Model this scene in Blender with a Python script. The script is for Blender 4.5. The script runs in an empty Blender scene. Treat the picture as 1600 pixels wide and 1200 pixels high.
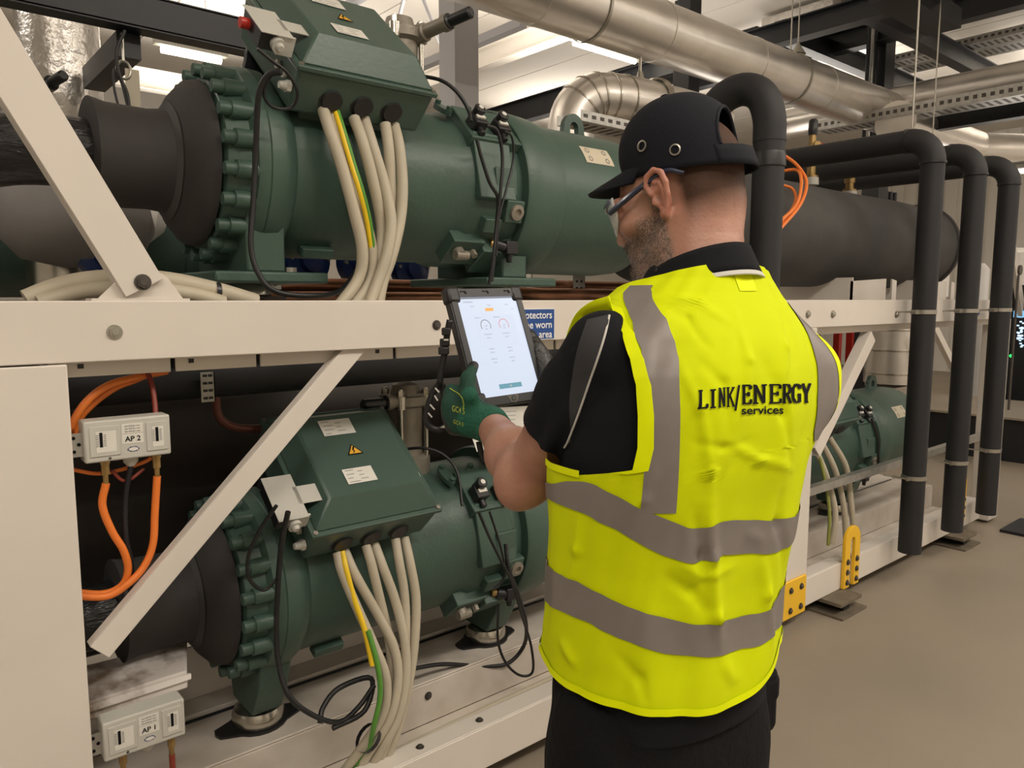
import bpy, bmesh, math, random
import numpy as np
from mathutils import Vector, Matrix
random.seed(7)
SC = bpy.context.scene
COL = SC.collection
PI = math.pi
# ------------------------------------------------------------------ camera
FPX, PIT, YAW = 1180.0, math.radians(6.4), math.radians(49.8)
FWD = np.array([math.cos(YAW), math.sin(YAW), 0.0]); RGT = np.array([math.sin(YAW), -math.cos(YAW), 0.0]); UP = np.array([0, 0, 1.0])
CF = FWD*math.cos(PIT) - UP*math.sin(PIT); CV = UP*math.cos(PIT) + FWD*math.sin(PIT)
CAM = np.array([0, -1.8, 1.58])
cd = bpy.data.cameras.new('camera'); cam = bpy.data.objects.new('camera', cd); COL.objects.link(cam)
cd.sensor_width = 36.0; cd.lens = 36.0*FPX/1600.0; cd.clip_start = 0.05; cd.clip_end = 200
cam.matrix_world = Matrix(((RGT[0], CV[0], -CF[0], CAM[0]), (RGT[1], CV[1], -CF[1], CAM[1]), (RGT[2], CV[2], -CF[2], CAM[2]), (0, 0, 0, 1)))
SC.camera = cam
# ------------------------------------------------------------------ world, exposure
w = bpy.data.worlds.new('world'); SC.world = w; w.use_nodes = True
w.node_tree.nodes['Background'].inputs[0].default_value = (1.0, 0.93, 0.85, 1); w.node_tree.nodes['Background'].inputs[1].default_value = 0.25
SC.view_settings.view_transform = 'Standard'; SC.view_settings.look = 'None'; SC.view_settings.gamma = 1.0
SC.view_settings.use_curve_mapping = False; SC.view_settings.exposure = -0.12
LAMP_POWER = 1.0
def area(name, loc, sx, sy, power, color=(1.0, 0.925, 0.83)):
    l = bpy.data.lights.new(name, 'AREA'); l.shape = 'RECTANGLE'; l.size = sx; l.size_y = sy; l.energy = power*LAMP_POWER; l.color = color
    o = bpy.data.objects.new(name, l); o.location = loc; COL.objects.link(o); return o
for x, y in ((-1.5, -3.4), (2.2, -3.0), (6.0, -3.2), (10.5, -3.6)):
    area('unseen_ceiling_light', (x, y, 4.3), 2.2, 0.5, 95)
area('unseen_ceiling_light', (-2.6, 3.2, 4.4), 0.5, 2.2, 90)
area('unseen_ceiling_light', (14.8, -4.0, 4.3), 2.2, 0.5, 170)  # added out of view to brighten the right wall
for x, y in ((-1.5, -3.4), (3.5, -3.0), (8.5, -2.6), (0.5, 4.4), (5.5, 4.4), (10.5, 4.2), (4.0, 8.0), (10.0, 8.0), (13.5, 1.0)):     # added upward fill to brighten the ceiling, invisible from below
    o_ = area('added_upward_fill', (x, y, 3.95), 2.6, 1.6, 100); o_.rotation_euler = (math.pi, 0, 0)

for x, y in ((7.6, 3.4), (10.5, 1.2), (3.2, 3.6)):  # low fill added to light the overhead steelwork from beneath, no fixtures here
    o_ = area('added_upward_fill', (x, y, 2.3), 1.6, 0.8, 16); o_.rotation_euler = (math.pi, 0, 0)
def ray(px, py): return CF + RGT*(px-800)/FPX + CV*(600-py)/FPX
def at(px, py, y=None, x=None, z=None, b=None):        # point of the real place seen at a pixel, on a known plane
    r = ray(px, py)
    if y is not None: t = (y-CAM[1])/r[1]
    elif x is not None: t = (x-CAM[0])/r[0]
    elif z is not None: t = (z-CAM[2])/r[2]
    else: t = b/(r@FWD)
    return CAM + r*t
def proj(p):
    v = np.asarray(p) - CAM; z = v@CF
    return np.stack([800+FPX*(v@RGT)/z, 600-FPX*(v@CV)/z], -1)

# ------------------------------------------------------------------ materials
MATS = {}
def mat(name, col, rough=0.5, metal=0.0, var=0.0, vscale=6.0, bump=0.0, bscale=40.0, col2=None, emit=None, estr=1.0, spec=0.5, coat=0.0, sheen=0.0, stretch=None, alpha=None, trans=0.0, thr=None):
    m = bpy.data.materials.new(name); m.use_nodes = True; nt = m.node_tree; b = nt.nodes['Principled BSDF']
    b.inputs['Base Color'].default_value = (*col, 1); b.inputs['Roughness'].default_value = rough; b.inputs['Metallic'].default_value = metal
    b.inputs['Specular IOR Level'].default_value = spec
    if coat: b.inputs['Coat Weight'].default_value = coat; b.inputs['Coat Roughness'].default_value = 0.15
    if sheen: b.inputs['Sheen Weight'].default_value = sheen
    if trans: b.inputs['Transmission Weight'].default_value = trans
    if alpha is not None: b.inputs['Alpha'].default_value = alpha
    if emit: b.inputs['Emission Color'].default_value = (*emit, 1); b.inputs['Emission Strength'].default_value = estr
    if var or col2 or bump:
        tc = nt.nodes.new('ShaderNodeTexCoord'); mp = nt.nodes.new('ShaderNodeMapping'); nt.links.new(tc.outputs['Object'], mp.inputs[0])
        if stretch: mp.inputs['Scale'].default_value = stretch
    if var or col2:
        n = nt.nodes.new('ShaderNodeTexNoise'); n.inputs['Scale'].default_value = vscale; n.inputs['Detail'].default_value = 6
        nt.links.new(mp.outputs[0], n.inputs[0])
        r = nt.nodes.new('ShaderNodeValToRGB')
        lo, hi = thr or (0.3, 0.7)
        r.color_ramp.elements[0].position = lo; r.color_ramp.elements[1].position = hi
        c2 = col2 or tuple(c*(1-var) for c in col)
        r.color_ramp.elements[0].color = (*c2, 1); r.color_ramp.elements[1].color = (*col, 1)
        nt.links.new(n.outputs[0], r.inputs[0]); nt.links.new(r.outputs[0], b.inputs['Base Color'])
    if bump:
        n2 = nt.nodes.new('ShaderNodeTexNoise'); n2.inputs['Scale'].default_value = bscale; n2.inputs['Detail'].default_value = 4
        nt.links.new(mp.outputs[0], n2.inputs[0])
        bp = nt.nodes.new('ShaderNodeBump'); bp.inputs['Strength'].default_value = bump; bp.inputs['Distance'].default_value = 0.01
        nt.links.new(n2.outputs[0], bp.inputs['Height']); nt.links.new(bp.outputs[0], b.inputs['Normal'])
    MATS[name] = m; return m
WHITE = mat('white_paint', (0.71, 0.655, 0.59), 0.42, var=0.06, vscale=3, bump=0.03, bscale=25)
DUSTY = mat('dusty_white_paint', (0.66, 0.60, 0.53), 0.6, col2=(0.52, 0.46, 0.39), vscale=7)
STAIN = mat('stained_white_paint', (0.85, 0.80, 0.76), 0.5, col2=(0.22, 0.16, 0.11), vscale=9, thr=(0.36, 0.52))
GREEN = mat('green_paint', (0.056, 0.104, 0.081), 0.42, var=0.12, vscale=4, bump=0.12, bscale=70)
GREEN2 = mat('green_box_paint', (0.055, 0.098, 0.078), 0.35, var=0.08, vscale=4, bump=0.05, bscale=90)
BLACKR = mat('black_foam_insulation', (0.015, 0.015, 0.017), 0.62, var=0.2, vscale=5, bump=0.08, bscale=12)
BLACKG = mat('glossy_black_wrap', (0.012, 0.012, 0.013), 0.28, bump=0.9, bscale=22, stretch=(1, 1, 3))
GREYINS = mat('grey_foam_insulation', (0.066, 0.063, 0.060), 0.75, col2=(0.030, 0.029, 0.028), vscale=3, bump=0.2, bscale=6)
CHAR = mat('charcoal_foam_insulation', (0.036, 0.032, 0.030), 0.75, col2=(0.02, 0.018, 0.017), vscale=4, bump=0.15, bscale=9)
BROWN = mat('brown_black_insulation', (0.035, 0.026, 0.021), 0.55, col2=(0.018, 0.014, 0.012), vscale=3, bump=0.15, bscale=8)
STEELBK = mat('black_steel', (0.010, 0.011, 0.014), 0.45, var=0.15)
GALV = mat('galvanised_steel', (0.55, 0.54, 0.51), 0.4, 0.85, var=0.25, vscale=25, bump=0.1)
ALU = mat('aluminium_cladding', (0.86, 0.82, 0.77), 0.33, 0.9, var=0.18, vscale=2.5, bump=0.16, bscale=3)
FOIL = mat('crinkled_foil', (0.80, 0.76, 0.71), 0.3, 0.75, var=0.3, vscale=5, bump=1.0, bscale=16)
ZINC = mat('zinc_bolt', (0.45, 0.43, 0.38), 0.35, 0.9)
STEEL = mat('brushed_steel', (0.6, 0.57, 0.5), 0.25, 0.95, var=0.2, vscale=20)
DARKBOLT = mat('dark_bolt', (0.10, 0.09, 0.08), 0.5, 0.6)
RUBBER = mat('black_rubber', (0.012, 0.012, 0.013), 0.45)
PLASTIC = mat('black_plastic', (0.015, 0.015, 0.017), 0.35)
CABLE = mat('cream_cable_sheath', (0.50, 0.445, 0.34), 0.5, var=0.1, vscale=10)
EARTH = mat('yellow_cable', (0.85, 0.58, 0.02), 0.4)
EARTHG = mat('green_cable_stripe', (0.10, 0.30, 0.04), 0.4)
OLIVE = mat('olive_cable', (0.25, 0.27, 0.06), 0.4)
ORANGE = mat('orange_hose', (0.80, 0.20, 0.03), 0.4)
DKRED = mat('dull_red_hose', (0.22, 0.035, 0.02), 0.45)
COPPER = mat('copper', (0.45, 0.22, 0.13), 0.35, 0.8, var=0.4, vscale=8)
DCOPPER = mat('dark_copper', (0.14, 0.05, 0.035), 0.4, 0.5)
BRASS = mat('brass', (0.45, 0.30, 0.12), 0.35, 0.8, var=0.3, vscale=30)
LGREY = mat('light_grey_plastic', (0.52, 0.51, 0.46), 0.4)
PAPER = mat('paper_label', (0.72, 0.70, 0.64), 0.5, var=0.06, vscale=30)
TAN = mat('cream_label', (0.62, 0.55, 0.42), 0.5)
INK = mat('printed_ink', (0.010, 0.010, 0.012), 0.8, spec=0.1)
INKG = mat('grey_ink', (0.22, 0.22, 0.22), 0.6)
BLUE = mat('sign_blue', (0.012, 0.07, 0.28), 0.4)
BLUEV = mat('blue_enamel', (0.01, 0.035, 0.16), 0.35)
WHITEINK = mat('white_print', (0.85, 0.85, 0.85), 0.5)
YELLOW = mat('yellow_enamel', (0.85, 0.50, 0.02), 0.4)
YGREEN = mat('warning_yellow', (0.75, 0.40, 0.03), 0.5)
RED = mat('red_plastic', (0.5, 0.03, 0.02), 0.35)
GREYPIPE = mat('grey_casting', (0.30, 0.27, 0.22), 0.45, 0.3, var=0.2, vscale=15, bump=0.2)
CEILM = mat('ceiling_panel', (0.70, 0.65, 0.58), 0.7, var=0.05, vscale=1)
WALLM = mat('wall_cladding', (0.74, 0.71, 0.66), 0.6, var=0.04, vscale=1)
FLOORM = mat('concrete_floor', (0.30, 0.25, 0.19), 0.5, col2=(0.235, 0.20, 0.155), vscale=1.3, bump=0.03, bscale=30, thr=(0.25, 0.75))
WOOD = mat('weathered_timber', (0.16, 0.13, 0.09), 0.7, var=0.4, vscale=12)
LED = mat('lit_tube', (1, 1, 1), 0.4, emit=(1.0, 0.93, 0.72), estr=14)
SCRW = mat('white_enamel', (0.8, 0.78, 0.75), 0.4)

# ------------------------------------------------------------------ mesh builder
def unit(v): v = np.asarray(v, float); return v/(np.linalg.norm(v)+1e-12)
def frame(a):
    a = unit(a); h = np.array([0, 0, 1.0]) if abs(a[2]) < 0.9 else np.array([1.0, 0, 0])
    u = unit(np.cross(h, a)); return u, np.cross(a, u)
def catmull(pts, k=6):
    p = [np.asarray(q, float) for q in pts]
    if len(p) < 3 or k < 2: return p
    p = [2*p[0]-p[1]] + p + [2*p[-1]-p[-2]]; out = []
    for i in range(1, len(p)-2):
        for j in range(k):
            t = j/k; a, b, c, d = p[i-1:i+3]
            out.append(0.5*((2*b)+(-a+c)*t+(2*a-5*b+4*c-d)*t*t+(-a+3*b-3*c+d)*t**3))
    out.append(p[-2]); return out
class MB:
    def __init__(s): s.v = []; s.f = []; s.m = []
    def add(s, vs, fs, mi=0):
        o = len(s.v); s.v += [tuple(map(float, q)) for q in vs]; s.f += [tuple(i+o for i in f) for f in fs]; s.m += [mi]*len(fs); return s
    def obox(s, c, sx, sy, sz, M=None, mi=0):
        c = np.asarray(c, float); M = np.eye(3) if M is None else np.asarray(M)
        vs = [c + M@np.array([a*sx/2, b*sy/2, d*sz/2]) for d in (-1, 1) for b in (-1, 1) for a in (-1, 1)]
        return s.add(vs, [(0, 2, 3, 1), (4, 5, 7, 6), (0, 1, 5, 4), (2, 6, 7, 3), (0, 4, 6, 2), (1, 3, 7, 5)], mi)
    def box(s, x0, x1, y0, y1, z0, z1, mi=0):
        return s.obox(((x0+x1)/2, (y0+y1)/2, (z0+z1)/2), abs(x1-x0), abs(y1-y0), abs(z1-z0), mi=mi)
    def bar(s, p0, p1, w, t, up=(0, -1, 0), mi=0):      # rectangular bar; t measured along up
        p0 = np.asarray(p0, float); p1 = np.asarray(p1, float); a = unit(p1-p0); n = unit(np.asarray(up, float) - a*np.dot(up, a)); u = np.cross(n, a)
        return s.obox((p0+p1)/2, np.linalg.norm(p1-p0), w, t, np.stack([a, u, n], 1), mi)
    def cyl(s, p0, p1, r0, r1=None, n=16, cap=True, mi=0):
        r1 = r0 if r1 is None else r1; p0 = np.asarray(p0, float); p1 = np.asarray(p1, float); u, v = frame(p1-p0)
        vs = []
        for p, r in ((p0, r0), (p1, r1)):
            for i in range(n): a = 2*PI*i/n; vs.append(p+(u*math.cos(a)+v*math.sin(a))*r)
        fs = [(i, (i+1) % n, n+(i+1) % n, n+i) for i in range(n)]
        if cap: fs += [tuple(range(n-1, -1, -1)), tuple(range(n, 2*n))]
        return s.add(vs, fs, mi)
    def lathe(s, o, axis, prof, n=32, mi=0, cap=True):
        o = np.asarray(o, float); a = unit(axis); u, v = frame(a); vs = []; k = len(prof)
        for t, r in prof:
            for i in range(n): g = 2*PI*i/n; vs.append(o+a*t+(u*math.cos(g)+v*math.sin(g))*r)
        fs = [(j*n+i, j*n+(i+1) % n, (j+1)*n+(i+1) % n, (j+1)*n+i) for j in range(k-1) for i in range(n)]
        if cap: fs += [tuple(range(n-1, -1, -1)), tuple(range((k-1)*n, k*n))]
        return s.add(vs, fs, mi)
    def tube(s, pts, r, n=10, k=6, cap=True, mi=0, smooth=True):
        P_ = catmull(pts, k) if smooth else [np.asarray(q, float) for q in pts]
        m = len(P_); rr = r if hasattr(r, '__len__') else [r]*m
        if len(rr) != m: rr = np.interp(np.linspace(0, 1, m), np.linspace(0, 1, len(rr)), rr)
        t0 = unit(P_[1]-P_[0]); u, v = frame(t0); vs = []
        for i in range(m):
            t = unit(P_[min(i+1, m-1)]-P_[max(i-1, 0)]); u = unit(u-t*np.dot(u, t)); v = np.cross(t, u)
            for j in range(n): g = 2*PI*j/n; vs.append(P_[i]+(u*math.cos(g)+v*math.sin(g))*rr[i])
        fs = [(i*n+j, i*n+(j+1) % n, (i+1)*n+(j+1) % n, (i+1)*n+j) for i in range(m-1) for j in range(n)]
        if cap: fs += [tuple(range(n-1, -1, -1)), tuple(range((m-1)*n, m*n))]
        return s.add(vs, fs, mi)
    def prism(s, poly, d, mi=0):
        poly = [np.asarray(p, float) for p in poly]; d = np.asarray(d, float); n = len(poly)
        return s.add(poly+[p+d for p in poly], [tuple(range(n-1, -1, -1)), tuple(range(n, 2*n))]+[(i, (i+1) % n, n+(i+1) % n, n+i) for i in range(n)], mi)
    def grid(s, G, mi=0, closeu=False):
        r, c = len(G), len(G[0]); vs = [q for row in G for q in row]
        cc = c if closeu else c-1
        return s.add(vs, [(i*c+j, i*c+(j+1) % c, (i+1)*c+(j+1) % c, (i+1)*c+j) for i in range(r-1) for j in range(cc)], mi)
WL = {}
def mkmesh(name, vs, fs, mi, mats, smooth, origin):
    me = bpy.data.meshes.new(name); v = np.asarray(vs, float)-np.asarray(origin)
    me.from_pydata(v.tolist(), [], fs)
    for m in mats: me.materials.append(m)
    if len(mats) > 1: me.polygons.foreach_set('material_index', mi)
    bm = bmesh.new(); bm.from_mesh(me); bmesh.ops.recalc_face_normals(bm, faces=bm.faces); bm.to_mesh(me); bm.free()
    if smooth:
        me.shade_smooth(); me.set_sharp_from_angle(angle=math.radians(smooth if smooth is not True else 40))
    me.update(); return me
def tag(o, label=None, cat=None, group=None, kind=None):
    if label: o['label'] = label
    if cat: o['category'] = cat
    if group: o['group'] = group
    if kind: o['kind'] = kind
    return o
def obj(name, mb, mats, parent=None, smooth=40, bevel=0, label=None, cat=None, group=None, kind=None):
    mats = mats if isinstance(mats, (list, tuple)) else [mats]
    v = np.asarray(mb.v, float)
    if parent is None: org = np.array([v[:, 0].min()/2+v[:, 0].max()/2, v[:, 1].min()/2+v[:, 1].max()/2, v[:, 2].min()])
    else: org = WL[parent.name]
    me = mkmesh(name, mb.v, mb.f, mb.m, mats, smooth, org)
    o = bpy.data.objects.new(name, me); COL.objects.link(o); WL[o.name] = np.array(org)
    if parent is None: o.location = org
    else: o.parent = parent
    if bevel:
        md = o.modifiers.new('bevel', 'BEVEL'); md.width = bevel; md.segments = 2; md.limit_method = 'ANGLE'; md.angle_limit = math.radians(50)
    return tag(o, label, cat, group, kind)
def inst(name, mesh, loc, parent, rot=None):
    o = bpy.data.objects.new(name, mesh); COL.objects.link(o); base = WL[parent.name] if parent else np.zeros(3)
    o.location = np.asarray(loc)-base; o.parent = parent; WL[o.name] = np.asarray(loc, float)
    if rot is not None: o.rotation_euler = rot
    return o
def thing(name, label, cat, loc, group=None):
    o = bpy.data.objects.new(name, None); o.empty_display_size = 0.1; COL.objects.link(o); o.location = loc; WL[o.name] = np.array(loc, float)
    return tag(o, label, cat, group)
def copy_tree(o, parent=None):
    c = o.copy(); COL.objects.link(c); c.parent = parent
    for ch in list(o.children): copy_tree(ch, c)
    return c
def text_mb(s, size=1.0, align='LEFT', offset=0.0, mb=None):
    cu = bpy.data.curves.new('t', 'FONT'); cu.body = s; cu.size = size; cu.align_x = align; cu.offset = offset; cu.resolution_u = 3
    o = bpy.data.objects.new('t', cu); COL.objects.link(o); dg = bpy.context.evaluated_depsgraph_get(); me = o.evaluated_get(dg).to_mesh()
    vs = [tuple(v.co) for v in me.vertices]; fs = [tuple(p.vertices) for p in me.polygons]
    o.evaluated_get(dg).to_mesh_clear(); bpy.data.objects.remove(o); bpy.data.curves.remove(cu)
    return vs, fs
def put_text(mb, s, org, ux, uy, size, align='LEFT', offset=0.0, mi=0):
    vs, fs = text_mb(s, 1.0, align, offset); org = np.asarray(org, float); ux = np.asarray(ux, float); uy = np.asarray(uy, float)
    mb.add([org+ux*v[0]*size+uy*v[1]*size for v in vs], fs, mi); return mb
def hexbolt(r=0.012, h=0.008):
    m = MB(); m.cyl((0, 0, 0), (0, 0, 0.002), r*1.35, n=16); m.cyl((0, 0, 0.002), (0, 0, h), r, n=6); m.cyl((0, 0, h), (0, 0, h+0.002), r*0.7, r*0.6, n=12)
    return mkmesh('bolt', m.v, m.f, m.m, [ZINC], 40, (0, 0, 0))
BOLT = hexbolt(); BOLTD = BOLT.copy(); BOLTD.materials.clear(); BOLTD.materials.append(DARKBOLT)

# ================================================================== SETTING
def struct(name, mb, m, smooth=None, **k): return obj(name, mb, m, None, smooth, kind='structure', **k)
struct('floor', MB().box(-7, 18, -6, 12, -0.1, 0), FLOORM)
fl = None
# ceiling of wide panels with recessed joints
ce = struct('ceiling', MB().box(-7, 18, -6, 12, 5.08, 5.2), CEILM)
pm = MB().box(-0.49, 0.49, -8.98, 8.98, 0, 0.05)
pmesh = mkmesh('panel', pm.v, pm.f, pm.m, [CEILM], None, (0, 0, 0))
for i in range(25): inst('panel', pmesh, (-6.5+i, 3, 5.03), ce)
wb = struct('wall_back', MB().box(-7, 18, 12, 12.2, 0, 5.1), WALLM)
wr = struct('wall_right', MB().box(18, 18.2, -6, 12, 0, 5.1), WALLM)
pm = MB().box(-0.02, 0, -0.12, 0.12, 0, 5.05); pmesh = mkmesh('panel', pm.v, pm.f, pm.m, [WALLM], None, (0, 0, 0))
for i in range(60): inst('panel', pmesh, (18, -5+i*0.28, 0), wr)
struct('wall_left', MB().box(-7.2, -7, -6, 12, 0, 5.1), WALLM)
struct('wall_front', MB().box(-7, 18, -6.2, -6, 0, 5.1), WALLM)

# ================================================================== SKID FRAME
BT, BB = 1.577, 1.447      # top and bottom of the upper beam
sk = thing('machine_frame', 'white steel frame of the chiller: long bolted beams, posts and diagonal braces', 'frame', (3, 0.9, 0))
m = MB(); m.box(-2.5, 6.1, 0, 0.008, BB, BT); m.box(-2.5, 6.1, 0.008, 0.07, BT-0.008, BT); m.box(-2.5, 6.1, 0.008, 0.07, BB, BB+0.008)
obj('upper_beam', m, WHITE, sk, bevel=0.003)
m = MB(); m.box(-2.5, 6.1, 1.7, 1.8, BB, BT); obj('rear_beam', m, WHITE, sk, bevel=0.003)
for x in (-0.5, 2.6, 3.3, 5.9): obj('cross_beam', MB().box(x, x+0.08, 0.07, 1.7, BB+0.01, BT-0.012), WHITE, sk)
# folded plates below the beam, dark gaps between
xs = [0.3, 0.47, 0.675, 1.13, 1.6, 2.2, 2.9]
ed = [at(p, 590, y=0.05)[0] for p in (104, 272, 405, 617)]
xs = [ed[0]-0.02, ed[1], ed[2], ed[3], 1.75, 2.4, 3.22]
for a, b in zip(xs[:-1], xs[1:]):
    m = MB().box(a+0.004, b-0.008, 0.045, 0.052, 1.413, BB-0.0005); obj('beam_plate', m, WHITE, sk)
obj('beam_plate', MB().box(3.42, 5.92, 0.045, 0.052, 1.41, BB-0.0005), WHITE, sk)
# base rail (channel)
R0, R1 = 0.075, 0.215
m = MB(); m.box(-2.5, 5.75, 0, 0.008, R0, R1); m.box(-2.5, 5.75, 0.008, 0.085, R1-0.008, R1); m.box(-2.5, 5.75, 0.078, 0.085, 0.10, R1-0.008)
m.box(-2.5, 5.75, 0.008, 0.085, R0, R0+0.008)
obj('base_rail', m, WHITE, sk, bevel=0.003)
obj('cable_trough', MB().box(-2.5, 5.75, 0.085, 0.31, 0.085, 0.095), DUSTY, sk)
m = MB(); m.box(-2.5, 5.75, 0.31, 0.575, 0.242, 0.25); m.box(-2.5, 5.75, 0.31, 0.318, 0.095, 0.242); obj('foot_beam', m, DUSTY, sk, bevel=0.004)
m = MB(); m.box(-2.5, 5.75, 0.59, 0.598, 0.20, 0.25); m.box(-2.5, 5.75, 0.598, 0.70, 0.20, 0.262); m.box(-2.5, 5.75, 0.70, 0.71, 0.26, 0.44); m.box(-2.5, 5.75, 0.575, 0.59, 0.18, 0.19)
obj('rear_base_beam', m, WHITE, sk, bevel=0.003)
obj('base_pan', MB().box(-2.5, 5.75, 0.72, 1.8, 0.08, 0.1), DUSTY, sk)
# left cover panel and posts
obj('cover_panel', MB().box(-1.4, 0.303, -0.012, -0.001, 0.2, BB-0.002), WHITE, sk, bevel=0.003)
obj('panel_edge', MB().box(0.27, 0.303, -0.001, 0.10, 0.22, BB-0.002), WHITE, sk)
m = MB(); m.box(3.2, 3.415, 0.0005, 0.09, R1, BB); obj('post', m, WHITE, sk, bevel=0.004)
m = MB(); m.box(5.93, 6.1, -0.002, 0.12, 0.02, BB); obj('post', m, WHITE, sk, bevel=0.004)
for x in (-0.5, 2.6, 5.95): obj('post', MB().box(x, x+0.09, 1.7, 1.8, 0.0, BB), WHITE, sk)
obj('deck_plate', MB().box(3.4, 6.1, 1.25, 1.72, BT-.012, BT), WHITE, sk)
# braces
def brace(p, q, w, t, yb, nm='diagonal_brace'):
    m = MB(); p = np.array([p[0], yb, p[1]]); q = np.array([q[0], yb, q[1]]); a = unit(q-p); u = np.cross(a, [0, -1, 0])
    m.bar(p, q, w, 0.006, (0, -1, 0)); m.bar(p+u*(w/2-0.003)+np.array([0, t/2+.003, 0]), q+u*(w/2-0.003)+np.array([0, t/2+.003, 0]), 0.006, t, (0, -1, 0))
    m.bar(p-u*(w/2-0.003)+np.array([0, t/2+.003, 0]), q-u*(w/2-0.003)+np.array([0, t/2+.003, 0]), 0.006, t, (0, -1, 0))
    return obj(nm, m, WHITE, sk, bevel=0.0015)
a = at(162, 1003, y=0.02); b = at(562, 535, y=0.02)
brace((a[0]-.01, a[2]-.02), (b[0], b[2]), 0.052, 0.03, 0.018)
a = at(224, 450, y=0.01); b = at(-50, 5, y=0.01); d = unit([b[0]-a[0], 0, b[2]-a[2]])
brace((a[0], a[2]), (b[0]+d[0]*0.7, b[2]+d[2]*0.7), 0.088, 0.04, 0.0)
a = at(1364, 525, y=0.03); b = at(1282, 690, y=0.03); brace((b[0]-.03, b[2]-.05), (a[0], a[2]), 0.075, 0.05, 0.03)
a = at(1512, 530, y=0.6); brace((a[0]+.9, 0.75), (a[0], 1.42), 0.07, 0.04, 0.9)
# gusset foot of the large brace
g = [at(p, q, y=0.012) for p, q in ((150, 466), (288, 466), (262, 434), (252, 427), (195, 427))]
g[0][2] = g[1][2] = BT+0.001
obj('gusset_plate', MB().prism(g, (0, 0.006, 0)), WHITE, sk, bevel=0.001)
obj('gusset_flange', MB().box(g[0][0]-.01, g[1][0]+.01, 0.004, 0.062, BT, BT+0.005), WHITE, sk)
g = [at(p, q, y=1.72) for p, q in ((0, 460), (52, 466), (30, 440), (0, 398))]
obj('gusset_plate', MB().prism(g, (0, 0.01, 0)), WHITE, sk)
def boltat(px, py, y, msh=BOLT, parent=sk, s=1.0):
    p = at(px, py, y=y); o = inst('bolt', msh, p, parent, (PI/2, 0, 0)); o.scale = (s, s, s); return o
boltat(179, 519, 0.0); boltat(682, 508, 0.0, BOLTD, s=.9); boltat(223, 441, -0.004, BOLTD, s=1.1)
for p in (1262, 1301, 1400): boltat(p, 491, 0.0, BOLT, s=1.2)
boltat(1573, 482, -0.0, BOLTD, s=1.3)
for p in (669, 696): pass
for px, py in ((126, 571), (299, 562), (560, 550), (590, 549)):
    q = at(px, py, y=0.043); obj('slot', MB().box(q[0]-.006, q[0]+.006, 0.0435, 0.0448, BB-.016, BB-.006), RUBBER, sk)
for px, py in ((669, 1088), (836, 1085)):
    pass
for p in (at(669, 1087, y=0.31), at(694, 1156, z=R1)): pass
boltat(669, 1087, 0.309, BOLTD, s=0.9)
for x in (1.19, 1.42):
    o = inst('bolt', BOLTD, (x, 0.045, R1), sk); o.scale = (.8, .8, .8)
# middle yellow plate + lugs
yp = thing('corner_plate', 'yellow bolted corner plate on the white base rail below the post, beside the hi-vis vest', 'plate', (3.29, -0.005, 0.06))
obj('plate', MB().box(3.16, 3.395, -0.012, -0.0005, 0.06, 0.25), YELLOW, yp, bevel=0.006)
for x in (3.25, 3.345):
    for z in (0.10, 0.2): o = inst('bolt', BOLTD, (x, -0.012, z), yp, (PI/2, 0, 0)); o.scale = (1, 1, 1)
def lug(px, label, tilt=0):
    c = at(px[0], px[1], y=-0.02); c[2] -= .012; t = thing('lifting_lug', label, 'lug', (c[0], -0.02, c[2]), 'yellow lifting lugs')
    W, H, hw = 0.082, 0.325, 0.024; m = MB(); N = 14
    def arch(w, top, z0): return [(-w, z0)]+[(-w*math.cos(PI*i/N), top-w+w*math.sin(PI*i/N)) for i in range(N+1)]+[(w, z0)]
    o_ = arch(W, H, 0.0); i_ = arch(hw, H-0.06, 0.0); n = len(o_)
    vs = []
    for yy in (-0.018, 0.0):
        for P_ in (o_, i_): vs += [(c[0]+x, -0.002+yy, c[2]+z) for x, z in P_]
    fs = []
    for k in range(n-1):
        fs += [(k, k+1, n+k+1, n+k), (2*n+k, 3*n+k, 3*n+k+1, 2*n+k+1), (k, 2*n+k, 2*n+k+1, k+1), (n+k, n+k+1, 3*n+k+1, 3*n+k)]
    fs += [(0, n, 3*n, 2*n), (n-1, 3*n-1, 4*n-1, 2*n-1)]
    m.add(vs, fs); obj('lug_plate', m, YELLOW, t, bevel=0.002)
    for sx in (-1, 1):
        for z in (0.03, 0.085, 0.14): inst('bolt', BOLTD, (c[0]+sx*0.05, -0.02, c[2]+z), t, (PI/2, 0, 0))
lug((1330, 912), 'yellow horseshoe lifting lug bolted to the base rail beside the middle post')
lug((1500, 812), 'yellow horseshoe lifting lug far along the rail, partly behind the black pipes')
def foot(x, label):
    t = thing('support_foot', label, 'foot', (x, 0, 0), 'steel feet under the base rail')
    obj('base_plate', MB().box(x-.13, x+.13, -0.125, 0.16, 0, 0.012), WOOD, t, bevel=.002)
    obj('web', MB().box(x-.03, x+.03, -0.08, 0.14, 0.012, 0.055), RUBBER, t)
    obj('top_plate', MB().box(x-.11, x+.11, -0.105, 0.16, 0.055, 0.074), WOOD, t, bevel=.002)
foot(3.68, 'rusty steel foot under the rail below the nearer yellow lifting lug')
foot(5.28, 'rusty steel foot at the far end of the rail below the black pipes')
# strut rail across the right bay
m = MB(); m.box(3.416, 5.92, 0.03, 0.034, 0.615, 0.655); m.box(3.416, 5.92, 0.034, 0.07, 0.651, 0.655); m.box(3.416, 5.92, 0.034, 0.07, 0.615, 0.619)
obj('strut_rail', m, GALV, sk)

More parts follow.
